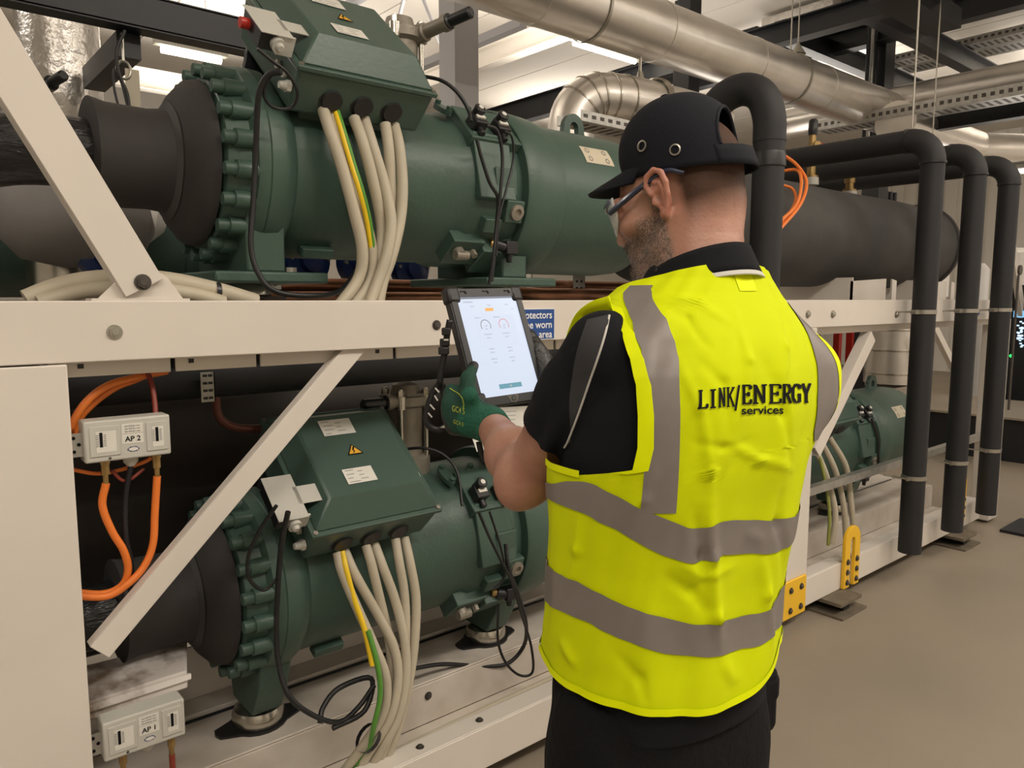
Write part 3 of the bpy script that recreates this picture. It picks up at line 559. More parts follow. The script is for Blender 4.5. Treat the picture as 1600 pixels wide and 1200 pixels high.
# pressure switches AP 2 / AP 1
def pswitch(x, z, txt, label, dz=0.0):
    y = 0.015; t = thing('pressure_switch', label, 'switch box', (x, y, z-.05), 'twin pressure switches on the left post')
    m = MB(); m.box(x-.088, x+.088, y, y+.055, z-.046, z+.046); b_ = obj('housing', m, LGREY, t, bevel=.004)
    for a, b2 in ((-.078, -.018), (.036, .080)):
        m = MB(); m.box(x+a, x+b2, y-.0025, y+.001, z-.033, z+.033); w_ = obj('window_frame', m, LGREY, t, bevel=.001)
        m = MB(); m.box(x+a+.012, x+b2-.008, y-.0032, y-.0022, z-.024, z+.022); obj('window_pane', m, PAPER, w_, None)
        m = MB(); c = x+a+.022; m.box(c-.003, c+.003, y-.0042, y-.003, z-.012, z+.02)
        for i in range(7): m.box(c-.010, c-.005, y-.0038, y-.003, z-.01+i*.004, z-.0092+i*.004); m.box(c+.005, c+.010, y-.0038, y-.003, z-.01+i*.004, z-.0092+i*.004)
        obj('scale', m, INK, w_, None)
    m = MB(); m.box(x-.014, x+.030, y-.0008, y+.001, z+.012, z+.034); m.box(x-.014, x+.030, y-.0008, y+.001, z-.011, z+.010)
    lb = obj('label_strip', m, PAPER, t, None)
    m = MB(); put_text(m, txt, (x+.008, y-.0014, z-.006), (1, 0, 0), (0, 0, 1), .0165, 'CENTER', .02); 
    for i in range(3): put_text(m, 'Set:-0.8 bar max', (x+.008, y-.0014, z+.027-i*.006), (1, 0, 0), (0, 0, 1), .0048, 'CENTER')
    obj('lettering', m, INK, lb, None)
    m = MB(); q = np.array([x+.008, y-.0006, z-.024]); m.add([q+[.013*math.cos(g), -.0004, .0062*math.sin(g)] for g in np.linspace(0, 2*PI, 6, endpoint=False)], [tuple(range(6))]); m.add([q+[.010*math.cos(g), -.0010, .0042*math.sin(g)] for g in np.linspace(0, 2*PI, 16, endpoint=False)], [tuple(range(16))], 1)
    obj('maker_mark', m, [BLUEV, PAPER], t, None)
    for sx, nm in ((-.045, 0), (.062, 1)):
        m = MB(); m.cyl((x+sx, y+.03, z-.046), (x+sx, y+.03, z-.056), .011, n=6); m.cyl((x+sx, y+.03, z-.056), (x+sx, y+.03, z-.080), .009, n=6); m.cyl((x+sx, y+.03, z-.08), (x+sx, y+.03, z-.105), .0065, .006, n=12); obj('brass_fitting', m, BRASS, t)
    m = MB(); m.cyl((x+.008, y+.03, z-.045), (x+.008, y+.03, z-.058), .016, n=16); m.cyl((x+.008, y+.03, z-.058), (x+.008, y+.03, z-.068), .015, .008, n=16); obj('cable_gland', m, LGREY, t)
    m = MB(); m.cyl((x-.04, y-.001, z-.039), (x-.04, y+.002, z-.039), .003, n=10); obj('screw', m, DARKBOLT, t)
    m = MB(); m.box(x-.13, x-.086, y+.02, y+.023, z-.032, z+.02); m.box(x-.13, x-.126, y-.01, y+.023, z-.032, z+.02)
    for i in range(3): m.cyl((x-.105+.01*(i % 2), y+.0195, z-.02+i*.015), (x-.105+.01*(i % 2), y+.0185, z-.02+i*.015), .004, n=8, mi=1)
    obj('perforated_bracket', m, [GALV, INK], t, None)
    return x, y, z
x2, y2, z2 = pswitch(0.418, 1.272, 'AP 2', 'grey twin pressure switch labelled AP 2 with orange hoses')
x1, y1, z1 = pswitch(0.418, 0.585, 'AP 1', 'grey twin pressure switch labelled AP 1 at the bottom left')
HG = 'orange hoses at the left post'
tubes('hose', 'orange hose from the left fitting of the AP 2 switch', 'hose', [(x2-.045, y2+.03, z2-.10), (160, 790, .05), (175, 830, .05), (193, 860, .05), (200, 890, .06), (190, 915, .07), (160, 928, .08), (110, 925, .1)], .0085, ORANGE, HG)
tubes('hose', 'orange hose from the right fitting of the AP 2 switch', 'hose', [(x2+.062, y2+.03, z2-.10), (242, 800, .05), (239, 850, .05), (225, 885, .05), (200, 912, .05), (165, 932, .06), (105, 930, .08)], .0085, ORANGE, HG)
tubes('hose', 'orange hose arching up behind the beam above the AP 2 switch, outer', 'hose', [(103, 700, .1), (112, 665, .1), (135, 628, .1), (170, 602, .1), (220, 588, .12), (260, 580, .15)], .009, ORANGE, HG)
tubes('hose', 'orange hose arching up behind the beam above the AP 2 switch, inner', 'hose', [(112, 700, .12), (120, 662, .12), (142, 634, .12), (178, 607, .12), (215, 592, .14), (240, 580, .16)], .008, ORANGE, HG)
tubes('hose', 'dull red hose going up behind the beam from the AP 2 switch', 'hose', [(244, 665, .06), (242, 630, .08), (237, 600, .1), (228, 575, .12)], .006, DKRED)
tubes('hose', 'thin orange hose looping under the AP 2 switch', 'hose', [(105, 732, .07), (150, 740, .07), (185, 735, .07), (225, 722, .07), (240, 712, .06)], .0045, ORANGE)
tubes('hose', 'thin dull red loop hanging under the AP 2 switch', 'hose', [(175, 735, .06), (190, 750, .06), (205, 748, .06), (225, 732, .06)], .004, DKRED)
tubes('control_cable', 'grey cable hanging from the middle gland of the AP 2 switch', 'cable', [(x2+.008, y2+.03, z2-.065), (196, 780, .06), (197, 840, .06), (205, 880, .07), (204, 925, .1)], .006, STEELBK, BC)
tubes('hose', 'dull red hose hanging from the AP 1 switch', 'hose', [(x1+.062, y1+.03, z1-.10), (x1+.062, y1+.03, z1-.2), (x1+.07, y1+.05, z1-.35)], .007, DKRED)
tubes('copper_pipe', 'thin brown copper pipe bent below the beam plates', 'pipe', [(338, 575, .45), (338, 630, .45), (348, 658, .45), (385, 670, .45), (470, 664, .45), (620, 655, .5)], .013, DCOPPER, k=8)
# slotted bracket under the beam
def slotbar(px0, px1, py0, py1, y, label, rows=4):
    a = at(px0, py0, y=y); b_ = at(px1, py1, y=y); t = thing('slotted_bracket', label, 'bracket', (a[0], y, b_[2]), 'galvanised slotted brackets')
    m = MB(); m.box(a[0], b_[0], y, y+.003, b_[2], a[2]); m.box(b_[0]-.003, b_[0], y, y+.03, b_[2], a[2]); obj('plate', m, GALV, t)
    m = MB(); w_ = b_[0]-a[0]; h_ = a[2]-b_[2]
    for i in range(rows):
        for f_ in (.3, .68): m.box(a[0]+w_*f_-.006, a[0]+w_*f_+.006, y-.0006, y, b_[2]+h_*(i+.35)/rows, b_[2]+h_*(i+.7)/rows)
    obj('slots', m, RUBBER, t)
slotbar(313, 337, 582, 627, .3, 'galvanised slotted bracket hanging under the beam at left'); slotbar(404, 441, 396, 452, .75, 'galvanised slotted upright behind the upper compressor foot'); slotbar(896, 914, 424, 466, .75, 'galvanised slotted upright beside the copper pipes near the cap brim')
# vessels behind the lower compressors
m = MB(); m.lathe((-2.2, 1.12, 0.80), (1, 0, 0), [(0, .3), (.05, .42), (5.3, .42), (5.35, .35), (5.36, .01)], 48); obj('insulated_vessel', m, BROWN, None, label='long brown-black insulated vessel behind the lower left compressor', cat='vessel')
m = MB(); m.tube([(-1.5, .40, 1.372), (1, .40, 1.372), (3.1, .40, 1.372)], .072, 20, 1); obj('insulated_pipe', m, BLACKR, None, label='black insulated pipe right under the beam plates', cat='pipe')
P_ = [at(130, 1100, y=.28), at(292, 1048, y=.28), at(292, 1000, y=.44), at(130, 1040, y=.44)]; m = MB(); m.prism(P_, (0, 0, -.05)); m.prism([at(130, 1118, y=.27), at(300, 1062, y=.27), at(300, 1052, y=.28), at(130, 1103, y=.28)], (0, .01, 0)); obj('stained_channel', m, STAIN, None, bevel=.004, label='white channel stained with rust below the black sleeve at lower left', cat='channel')
m = MB(); m.cyl((0.05, .55, .62), (.75, .55, .62), .05, n=16); obj('insulated_pipe', m, BLACKR, None, label='short black insulated pipe stub behind the orange hose loop', cat='pipe')
# notice sheets near the tablet
def sheet(pts, label):
    P_ = [at(a, b_, y=y) for a, b_, y in pts]; c = sum(P_)/len(P_); n_ = unit(np.cross(P_[1]-P_[0], P_[2]-P_[1])); n_ = n_ if n_@(CAM-c) > 0 else -n_
    t = thing('paper_sheet', label, 'paper', c, 'paper sheets by the lower separator'); obj('sheet', MB().prism(P_, n_*.001), PAPER, t, None)
    m = MB(); u = unit(P_[1]-P_[0]); v = unit(P_[2]-P_[1])
    for i in range(6): a = P_[0]+(P_[1]-P_[0])*.45+(P_[2]-P_[1])*(.12+.11*i)+n_*.0015*1.2; m.add([a, a+u*.05, a+u*.05+v*.0025, a+v*.0025], [(0, 1, 2, 3)])
    obj('printed_lines', m, INKG, t, None)
sheet([(722, 640, .30), (868, 632, .30), (862, 690, .20), (745, 706, .20)], 'pale printed sheet showing below the tablet')

# upper tier, right: insulated vessel, saddles, pipes
VZ = 1.93
t = thing('insulated_vessel', 'big dark grey insulated vessel on the upper tier behind the black pipes', 'vessel', (4.5, .45, 1.6))
m = MB(); m.lathe((3.0, .45, VZ), (1, 0, 0), [(-.38, .12), (-.36, .26), (-.34, .275), (.6, .282), (1.3, .278), (2.0, .284), (2.35, .278), (2.55, .285), (2.60, .26), (2.66, .25), (2.72, .15), (2.73, .01)], 48)
obj('shell', m, GREYINS, t)
m = MB(); m.lathe((5.52, .45, VZ), (1, 0, 0), [(0, .285), (.01, .295), (.05, .292), (.06, .28)], 40, cap=False); obj('end_band', m, CHAR, t)
p4 = [at(a, b_, y=.18) for a, b_ in ((1421, 370), (1434, 372), (1432, 392), (1419, 390))]; obj('sticker', MB().prism(p4, (0, .002, 0)), PAPER, t)
for xa in (4.15, 5.05):
    m = MB(); a = xa; m.prism([(a, .2, 1.577), (a+.42, .2, 1.577), (a+.42, .2, 1.70), (a, .2, 1.68)], (0, .01, 0)); m.prism([(a+.5, .2, 1.577), (a+.56, .2, 1.577), (a+.56, .2, 1.69), (a+.5, .2, 1.70)], (0, .01, 0)); m.box(a, a+.012, .2, .7, 1.577, 1.7); obj('saddle', m, WHITE, t)
PY = -.10; PZ = 2.43
def rising_pipe(x, zb, yb, label, ry=.13, ze=PZ):
    t = thing('insulated_pipe', label, 'pipe', (x, PY, zb), 'black insulated pipes standing before the frame')
    m = MB(); m.cyl((x, PY, zb), (x, PY, ze-ry), .06, n=28); obj('riser', m, BLACKR, t)
    m = MB(); m.tube([(x, PY+ry-ry*math.cos(g), ze-ry+ry*math.sin(g)) for g in np.linspace(0, PI/2, 10)], .0635, 28, 1); obj('elbow', m, BLACKR, t)
    m = MB(); m.cyl((x, PY+ry, ze), (x, yb, ze), .06, n=28); obj('cross_run', m, BLACKR, t)
    for z in (ze-ry,): m = MB(); m.lathe((x, PY, z-.008), (0, 0, 1), [(0, .061), (.002, .066), (.012, .066), (.014, .061)], 28, cap=False); obj('joint_ring', m, RUBBER, t)
    m = MB(); m.lathe((x, PY+ry, ze), (0, 1, 0), [(0, .061), (.002, .066), (.012, .066), (.014, .061)], 28, cap=False); obj('joint_ring', m, RUBBER, t)
    for y in (yb-.22,): m = MB(); m.lathe((x, y, ze), (0, 1, 0), [(0, .066), (.012, .066), (.05, .062), (.2, .066)], 28, cap=False); obj('joint_ring', m, RUBBER, t)
    return t
rising_pipe(4.36, .17, 1.1, 'nearest of the three black insulated pipes with elbows, at the right')
rising_pipe(4.97, .17, 1.9, 'middle one of the three black insulated pipes with elbows')
rising_pipe(5.545, .17, 2.3, 'farthest of the three black insulated pipes, next to the white end post')
t = thing('insulated_pipe', 'thick black insulated pipe rising right behind the cap and bending back', 'pipe', (2.77, PY, 1.6), 'black insulated pipes standing before the frame')
m = MB(); m.cyl((2.77, PY, .17), (2.775, PY, 2.2), .062, n=28); obj('riser', m, BLACKR, t)
m = MB(); m.tube([(2.775, PY, 2.2), (2.775, PY+.005, 2.30), (2.77, PY+.04, 2.385), (2.765, PY+.12, 2.425), (2.75, PY+.21, 2.40), (2.745, PY+.27, 2.32), (2.74, PY+.31, 2.2), (2.73, PY+.42, 2.0)], .064, 28, 5); obj('elbow', m, BLACKR, t)
m = MB(); m.lathe((2.775, PY, 2.10), (0, 0, 1), [(0, .063), (.004, .067), (.05, .066), (.06, .063)], 28, cap=False); obj('joint_ring', m, RUBBER, t)
for z, nm in ((1.512, 'upper'), (.60, 'lower')):
    for i, x in enumerate((4.36, 4.97, 5.545)):
        m = MB(); m.lathe((x, PY, z-.012), (0, 0, 1), [(0, .061), (.001, .065), (.023, .065), (.024, .061)], 28, cap=False)
        m.box(x+.062, x+.09, PY-.006, PY+.006, z-.011, z+.011); m.box(x-.09, x-.062, PY-.006, PY+.006, z-.011, z+.011)
        m.cyl((x-.08, PY, z), (x-.08, 0.03 if z < 1 else 0, z), .005, n=8)
        obj('pipe_clamp', m, ZINC, None, label='steel %s clamp round the %s black pipe' % (nm, ('nearest', 'middle', 'farthest')[i]), cat='clamp', group='steel pipe clamps')
# brass valves on the vessel
def bvalve(px, py0, py1, y, label, capc):
    a = at(px, py1, y=y); b_ = at(px, py0, y=y); t = thing('brass_valve', label, 'valve', a, 'brass valves on the insulated vessel'); h = b_[2]-a[2]
    m = MB(); m.lathe(a, (0, 0, 1), [(-.02, .045), (.03, .045), (.03, .028), (h*.3, .028), (h*.3, .036), (h*.42, .036), (h*.42, .022), (h*.8, .022), (h*.74, .020)], 18); obj('valve_body', m, BRASS, t)
    m = MB(); m.lathe(a, (0, 0, 1), [(h*.74, .026), (h*.8, .03), (h*.97, .028), (h, .018)], 18); obj('black_cap', m, PLASTIC, t)
    m = MB(); m.lathe(a+[0, 0, h*.55], (-.6, -.7, 0), [(0, .02), (.06, .018), (.065, .024), (.09, .02)], 12); obj('side_port', m, BRASS, t)
    m = MB(); m.cyl(a+[0.02, -.02, h*.6], a+[.10, -.04, h*.6], .008, n=8); obj('lever', m, capc, t)
    m = MB(); m.lathe(a, (0, 0, 1), [(-.03, .05), (.015, .048), (.02, .04)], 18); obj('base_collar', m, LGREY, t)
bvalve(1267, 185, 282, .78, 'brass valve with black cap and pink lever nearer the cap-wearing head', RED); bvalve(1327, 245, 303, .78, 'brass valve with pink lever farther along the insulated vessel', RED)
OC = 'orange cables by the tall black pipe'
tubes('cable', 'orange cable arching out from behind the tall black pipe, outer loop', 'cable', [(1218, 238, .3), (1245, 258, .22), (1260, 285, .15), (1250, 320, .1), (1215, 362, .05)], .0085, ORANGE, OC)
tubes('cable', 'orange cable arching out from behind the tall black pipe, middle loop', 'cable', [(1218, 268, .3), (1245, 266, .22), (1252, 285, .15), (1244, 320, .1), (1212, 352, .05)], .008, ORANGE, OC)
tubes('cable', 'orange cable arching out from behind the tall black pipe, inner loop', 'cable', [(1218, 288, .25), (1238, 295, .2), (1243, 312, .15), (1232, 335, .1), (1210, 358, .05)], .007, ORANGE, OC)
# right bay cables
for i, (pp, l) in enumerate((([(1268, 690, .16), (1290, 740, .12), (1305, 800, .08), (1300, 850, .08)], 'left'), ([(1282, 688, .17), (1305, 735, .13), (1318, 790, .1), (1322, 842, .1)], 'middle'), ([(1295, 682, .17), (1322, 730, .14), (1330, 790, .12), (1335, 840, .12)], 'right'))):
    tubes('motor_cable', 'cream cable under the lower right compressor, %s of three' % l, 'cable', pp, .016, CABLE, 'cream cables of the right bay')
tubes('earth_cable', 'olive green cable under the lower right compressor', 'cable', [(1275, 695, .15), (1288, 745, .11), (1296, 800, .07), (1294, 852, .07)], .009, OLIVE)
tubes('control_cable', 'black cable hanging from the lower right compressor plugs', 'cable', [(1362, 655, .1), (1372, 690, .1), (1372, 735, .12)], .008, RUBBER, BC)

# safety sign on the beam
a = at(866, 482, y=-.002); b_ = at(866, 529.5, y=-.002); t = thing('safety_sign', 'blue safety sign with white lettering on the beam, partly behind the tablet', 'sign', (a[0]-.16, -.002, b_[2]))
x1_, x0_ = a[0], a[0]-.30; z1_, z0_ = a[2], b_[2]
obj('plate', MB().box(x0_, x1_, -.004, -.0005, z0_, z1_), [WHITEINK], t, None); m = MB(); m.box(x0_+.002, x1_-.002, -.0046, -.004, z0_+.002, z1_-.002); sp = obj('blue_field', m, BLUE, t, None)
m = MB(); h = z1_-z0_
for i, s_ in enumerate(('Ear protectors', 'must be worn', 'in this area')): put_text(m, s_, (x1_-.012, -.0052, z1_-.031-i*.031), (1, 0, 0), (0, 0, 1), .0335, 'RIGHT', .012)
obj('lettering', m, WHITEINK, sp, None)
q = at(1528, 488, y=-.001); m = MB(); m.cyl(q, q-[0, .003, 0], .022, n=24); obj('round_sign', m, BLUE, None, label='small round blue sign on the beam between the black pipes', cat='sign')

# ================================================================== BEHIND THE UPPER TIER
t = thing('foil_duct', 'vertical duct wrapped in crinkled silver foil at the upper left', 'duct', (.69, 2.0, 0))
m = MB(); m.cyl((.69, 2.0, 0.0), (.69, 2.0, 2.35), .150, n=20); obj('cladding', m, ALU, t, 10)
m = MB(); m.cyl((.69, 2.0, 2.33), (.69, 2.0, 5.03), .158, n=24); obj('foil_wrap', m, FOIL, t)
t = thing('steel_beam', 'black steel beam crossing over the upper left compressor', 'beam', (-.5, 1.2, 2.56), 'black steel overhead beams')
m = MB(); m.box(-3, 1.75, 1.16, 1.24, 2.525, 2.535); m.box(-3, 1.75, 1.195, 1.205, 2.535, 2.635); m.box(-3, 1.75, 1.16, 1.24, 2.635, 2.645); obj('girder', m, STEELBK, t)
obj('web_plate', MB().box(-3, 1.75, 1.16, 1.168, 2.53, 2.64), STEELBK, t)
a = at(195, 62, y=1.25); obj('hanger_channel', MB().box(a[0]-.03, a[0]+.05, 1.24, 1.8, 2.44, 2.525), STEELBK, t)
obj('post', MB().box(1.66, 1.75, 1.16, 1.24, 1.58, 2.525), STEELBK, t)
tubes('control_cable', 'thin black cable hanging in front of the foil duct gap', 'cable', [(195, 48, 1.1), (182, 80, 1.1), (186, 115, 1.1), (198, 145, 1.1), (202, 172, 1.1)], .006, RUBBER, BC)
tubes('control_cable', 'thin black looped cable beside the foil duct', 'cable', [(200, 170, 1.1), (190, 130, 1.1), (178, 108, 1.1), (178, 135, 1.1), (186, 170, 1.1)], .004, RUBBER, BC)
q = at(193, 100, y=1.12); m = MB(); m.cyl(q+[0, 0, .10], q+[0, 0, .01], .005, n=8); 
m.tube([q+[.022*math.cos(g), 0, -.02+.03*math.sin(g)] for g in np.linspace(0, 2*PI, 14)], .005, 8, 1); obj('hanging_eye_bolt', m, ZINC, None, label='zinc eye bolt hanging from the black beam at the upper left', cat='bolt')
q = at(205, 108, y=1.12); m = MB(); m.box(q[0]-.02, q[0]+.025, 1.12, 1.124, q[2]-.16, q[2]); obj('lifting_strap', m, CABLE, None, label='pale webbing strap hanging under the black beam', cat='strap')
m = MB(); m.cyl((-1, 3.4, 2.50), (3.2, 3.4, 2.50), .15, n=28); obj('clad_pipe', m, ALU, None, label='silver clad pipe running behind the strap at the upper left', cat='pipe')
# grey cover bulge and white cover
c = at(118, 338, y=1.05); t = thing('insulation_cover', 'grey padded insulation cover bulging below the black elbow at left', 'cover', (c[0], 1.05, c[2]-.15))
m = MB(); m.lathe(c+[-.22, 0, .02], (1, 0, -.12), [(0, .02), (.02, .10), (.08, .155), (.2, .165), (.33, .15), (.42, .11), (.46, .02)], 32); obj('padding', m, mat('grey_fabric', (.26, .245, .24), .8, var=.1, bump=.3, bscale=8), t)
c = at(215, 345, y=1.3); m = MB(); m.lathe(c+[0, -.05, 0], (1, 0, -.2), [(-.08, .03), (-.05, .09), (.03, .09), (.08, .03)], 24); obj('white_cover', m, SCRW, None, label='white padded cover showing behind the big brace', cat='cover')
m = MB(); c = at(112, 425, y=1.3); m.cyl((c[0]-.02, 1.3, 1.47), (c[0]-.02, 1.3, c[2]+.06), .12, n=24); obj('steel_canister', m, STEEL, None, label='shiny steel canister behind the cream cables at left', cat='canister')
for px, py, y, r, l in ((158, 400, 1.0, .075, 'blue enamel valve flange just left of the big white brace'), (235, 372, 1.4, .12, 'blue enamel valve flange right of the big white brace'), (415, 414, 1.15, .05, 'small blue flange behind the slotted upright'), (478, 405, 1.15, .11, 'blue pump flange behind the upper compressor feet'), (555, 412, 1.15, .09, 'blue flange right of the blue pump flange'), (640, 418, 1.2, .11, 'blue flange behind the upper motor cables')):
    c = at(px, py, y=y); t = thing('valve_flange', l, 'flange', c, 'blue flanges behind the upper tier')
    m = MB(); m.lathe(c, (.25, -1, .05), [(-.02, r), (0, r*1.02), (.02, r), (.025, r*.8), (.03, r*.55), (.05, r*.5), (.06, r*.2), (.061, .005)], 32); obj('ring', m, BLUEV, t)
    m = MB()
    for i in range(6):
        g = i*PI/3; u, v = frame(np.array([.25, -1, .05])); q = c+(u*math.cos(g)+v*math.sin(g))*r*.85; m.cyl(q, q+unit([.25, -1, .05])*.035, .008, n=6)
    obj('bolt_circle', m, ZINC, t)
CG = 'copper pipes behind the beam'
for i, (x0_, x1_, y, z, r, l) in enumerate(((1.15, 2.5, .95, 1.635, .028, 'upper copper pipe behind the upper tier left of the tablet'), (1.1, 2.5, .88, 1.588, .022, 'lower copper pipe behind the upper tier left of the tablet'), (2.35, 3.3, .80, 1.64, .030, 'bright copper pipe above the beam between tablet and vest'), (2.3, 3.35, .74, 1.60, .032, 'rough copper pipe just above the beam between tablet and vest'))):
    m = MB(); m.tube([(x0_-.1, y+.15, z+.02), (x0_, y+.02, z), (x0_+.12, y, z), ((x0_+x1_)/2, y, z), (x1_, y, z)], r, 14, 5); obj('copper_pipe', m, COPPER, None, True, label=l, cat='pipe', group=CG)
m = MB(); m.cyl((2.02, .95, 1.47), (2.02, .95, 1.75), .06, n=20); obj('clad_pipe', m, LGREY, None, label='short pale vertical pipe behind the upper motor cables', cat='pipe')
m = MB(); m.tube([(2.62, .62, 1.9), (2.72, .5, 1.78), (2.95, .45, 1.72), (3.3, .45, 1.8)], .10, 20, 6); obj('insulated_pipe', m, BLACKR, None, True, label='black insulated pipe behind the beard under the separator end', cat='pipe')

# ================================================================== OVERHEAD
def rod(px, y, z0, z1, label, group=None, r=.006):
    c = at(px[0], px[1], y=y); m = MB(); m.cyl((c[0], c[1], z0), (c[0], c[1], z1), r, n=8); return obj('threaded_rod', m, ZINC, None, label=label, cat='rod', group=group)
t = thing('ventilation_duct', 'big silver clad duct running diagonally overhead', 'duct', (5, 2, 3.56))
m = MB(); m.cyl((1.2, 2.0, 3.56), (8.75, 2.0, 3.56), .215, n=40); obj('cladding', m, ALU, t)
for x in (2.2, 3.42, 4.62, 5.82, 7.0, 8.1): m = MB(); m.lathe((x, 2, 3.56), (1, 0, 0), [(-.03, .2155), (-.028, .2195), (.028, .2195), (.03, .2155)], 40, cap=False); obj('joint_band', m, ALU, t)
for x in (3.9, 6.5): m = MB(); m.lathe((x, 2, 3.56), (1, 0, 0), [(-.012, .219), (-.01, .225), (.01, .225), (.012, .219)], 40, cap=False); m.cyl((x, 2, 3.78), (x, 2, 5.03), .006, n=8); obj('hanger', m, ZINC, t)
for (x0_, x1_, y, z, l) in ((at(897, 66, y=4.4)[0], at(992, 98, y=4.4)[0], 4.4, at(945, 82, y=4.4)[2], 'long lit tube lamp below the big silver duct'), (at(252, 76, y=4.4)[0], at(345, 96, y=4.4)[0], 4.4, at(300, 86, y=4.4)[2], 'lit tube lamp behind the black beam at the upper left')):
    t = thing('tube_lamp', l, 'lamp', ((x0_+x1_)/2, y, z), 'lit tube lamps')
    m = MB(); m.cyl((x0_, y, z), (x1_, y, z), .028, n=16); obj('diffuser', m, LED, t)
    m = MB(); m.box(x0_-.05, x1_+.05, y-.035, y+.035, z+.028, z+.07); obj('body', m, LGREY, t)
    for x in (x0_+.1, x1_-.1): m = MB(); m.cyl((x, y, z+.07), (x, y, 5.03), .003, n=6); obj('suspension', m, ZINC, t)
t = thing('steel_column', 'pale grey steel column behind the upper compressor valve', 'column', (3.52, 3, 0))
m = MB(); m.box(3.42, 3.64, 2.9, 2.91, 0, 5.03); m.box(3.42, 3.64, 3.09, 3.1, 0, 5.03); m.box(3.525, 3.535, 2.91, 3.09, 0, 5.03); m.box(3.42, 3.425, 2.91, 3.09, 0, 5.03); obj('flanges', m, mat('grey_blue_paint', (.45, .45, .47), .5), t)
GREYP = MATS['grey_blue_paint']
# roof trusses along y
def truss(x, z0, z1, y0, y1, label):
    t = thing('roof_truss', label, 'truss', (x, (y0+y1)/2, z0), 'lattice roof trusses')
    obj('bottom_chord', MB().box(x-.04, x+.04, y0, y1, z0, z0+.07), GREYP, t); obj('top_chord', MB().box(x-.04, x+.04, y0, y1, z1-.07, z1), GREYP, t)
    n = int((y1-y0)/.55); ys = np.linspace(y0, y1, n+1)
    for i in range(n):
        a, b_ = (z0+.05, z1-.05) if i % 2 == 0 else (z1-.05, z0+.05); m = MB(); m.cyl((x, ys[i], a), (x, ys[i+1], b_), .02, n=8); obj('web_bar', m, GREYP, t)
truss(4.35, 3.85, 4.9, 3.2, 10.0, 'lattice roof truss above the upper compressor valve'); truss(0.5, 3.5, 4.5, 4.0, 10.5, 'lattice roof truss at the upper left corner')
def beam(p, q, h, w_, m_, label, group, nm='steel_beam'):
    p = np.array(p, float); q = np.array(q, float); t = thing(nm, label, 'beam', (p+q)/2, group); a = unit(q-p)
    m = MB(); up = np.array([0, 0, 1.0]); m.bar(p, q, .012, h, up); m.bar(p+up*h/2, q+up*h/2, w_, .014, up); m.bar(p-up*h/2, q-up*h/2, w_, .014, up); obj('girder', m, m_, t); return t
BG = 'black steel overhead beams'; WG = 'pale steel roof beams'
beam((6.2, 2.6, 4.62), (6.2, 9.5, 4.62), .22, .16, CEILM, 'pale roof beam running back above the long tube lamp', WG)
beam((7.6, 3.0, 4.35), (7.6, 11.5, 4.35), .30, .18, STEELBK, 'black beam low over the silver elbow, running back', BG)
beam((2.0, 9.0, 4.4), (17, 9.0, 4.4), .25, .16, CEILM, 'pale roof beam far at the back', WG)
# clad elbow pipe behind the head
t = thing('clad_elbow', 'silver clad pipe with a segmented elbow above and left of the cap', 'pipe', (4.2, 2.05, 2.9))
P_ = [at(1120, 188, y=2.0), at(1030, 166, y=2.0), at(960, 153, y=2.0), at(920, 155, y=2.05), at(895, 185, y=2.1), at(890, 250, y=2.1)]
m = MB(); m.tube(P_, .165, 28, 5); obj('cladding', m, ALU, t, 15)
pc = catmull(P_, 5)
for i in (9, 11, 13, 15, 17): m = MB(); d = unit(pc[i+1]-pc[i]); m.lathe(pc[i], d, [(-.008, .166), (-.006, .171), (.006, .171), (.008, .166)], 28, cap=False); obj('seam', m, STEEL, t)
q = at(1022, 162, y=2.0); m = MB(); m.lathe(q, (1, 0, 0), [(-.03, .17), (-.02, .185), (.02, .185), (.03, .17)], 28, cap=False); obj('seam', m, STEEL, t)
q = at(1000, 130, y=2.0); m = MB(); m.cyl(q-[0, 0, .05], q+[0, 0, .25], .012, n=8); m.lathe(q-[0, 0, .02], (0, 0, 1), [(0, .045), (.05, .03), (.10, .02)], 12); obj('hanger', m, ZINC, t)
def tray(p, q, w_, h, label, slots=True):
    t = thing('cable_tray', label, 'tray', (np.array(p)+np.array(q))/2, 'galvanised cable trays'); p = np.array(p, float); q = np.array(q, float); a = unit(q-p); s_ = unit(np.cross(a, [0, 0, 1]))
    m = MB(); m.bar(p, q, w_, .004, (0, 0, 1)); 
    for sg in (-1, 1): m.bar(p+s_*sg*w_/2+np.array([0, 0, h/2]), q+s_*sg*w_/2+np.array([0, 0, h/2]), .004, h, (0, 0, 1))
    obj('tray', m, GALV, t); L = np.linalg.norm(q-p); k = min(int(L/.07), 110); m = MB()
    for i in range(k):
        for sg in (-1, 1): c = p+a*(i+.5)*L/k+s_*sg*(w_/2+.0025)+np.array([0, 0, h/2]); m.bar(c-a*.018, c+a*.018, .001, h*.35, (0, 0, 1))
    for i in range(k): c = p+a*(i+.5)*L/k-np.array([0, 0, .0028]); m.bar(c-a*.015, c+a*.015, w_*.6, .001, (0, 0, 1))
    o = obj('slots', m, DARKBOLT, t); return t
a = at(860, 178, y=1.5); tray((a[0]+.15, 1.5, a[2]-.03), (a[0]+2.2, 1.5, a[2]-.03), .2, .06, 'galvanised cable tray just above the upper separator beside the cap')
m = MB(); m.box(6.48, 6.66, 3.1, 3.3, 0, 5.03); obj('steel_column', m, STEELBK, None, bevel=.004, label='black steel column just above the cap', cat='column', group='black steel columns')
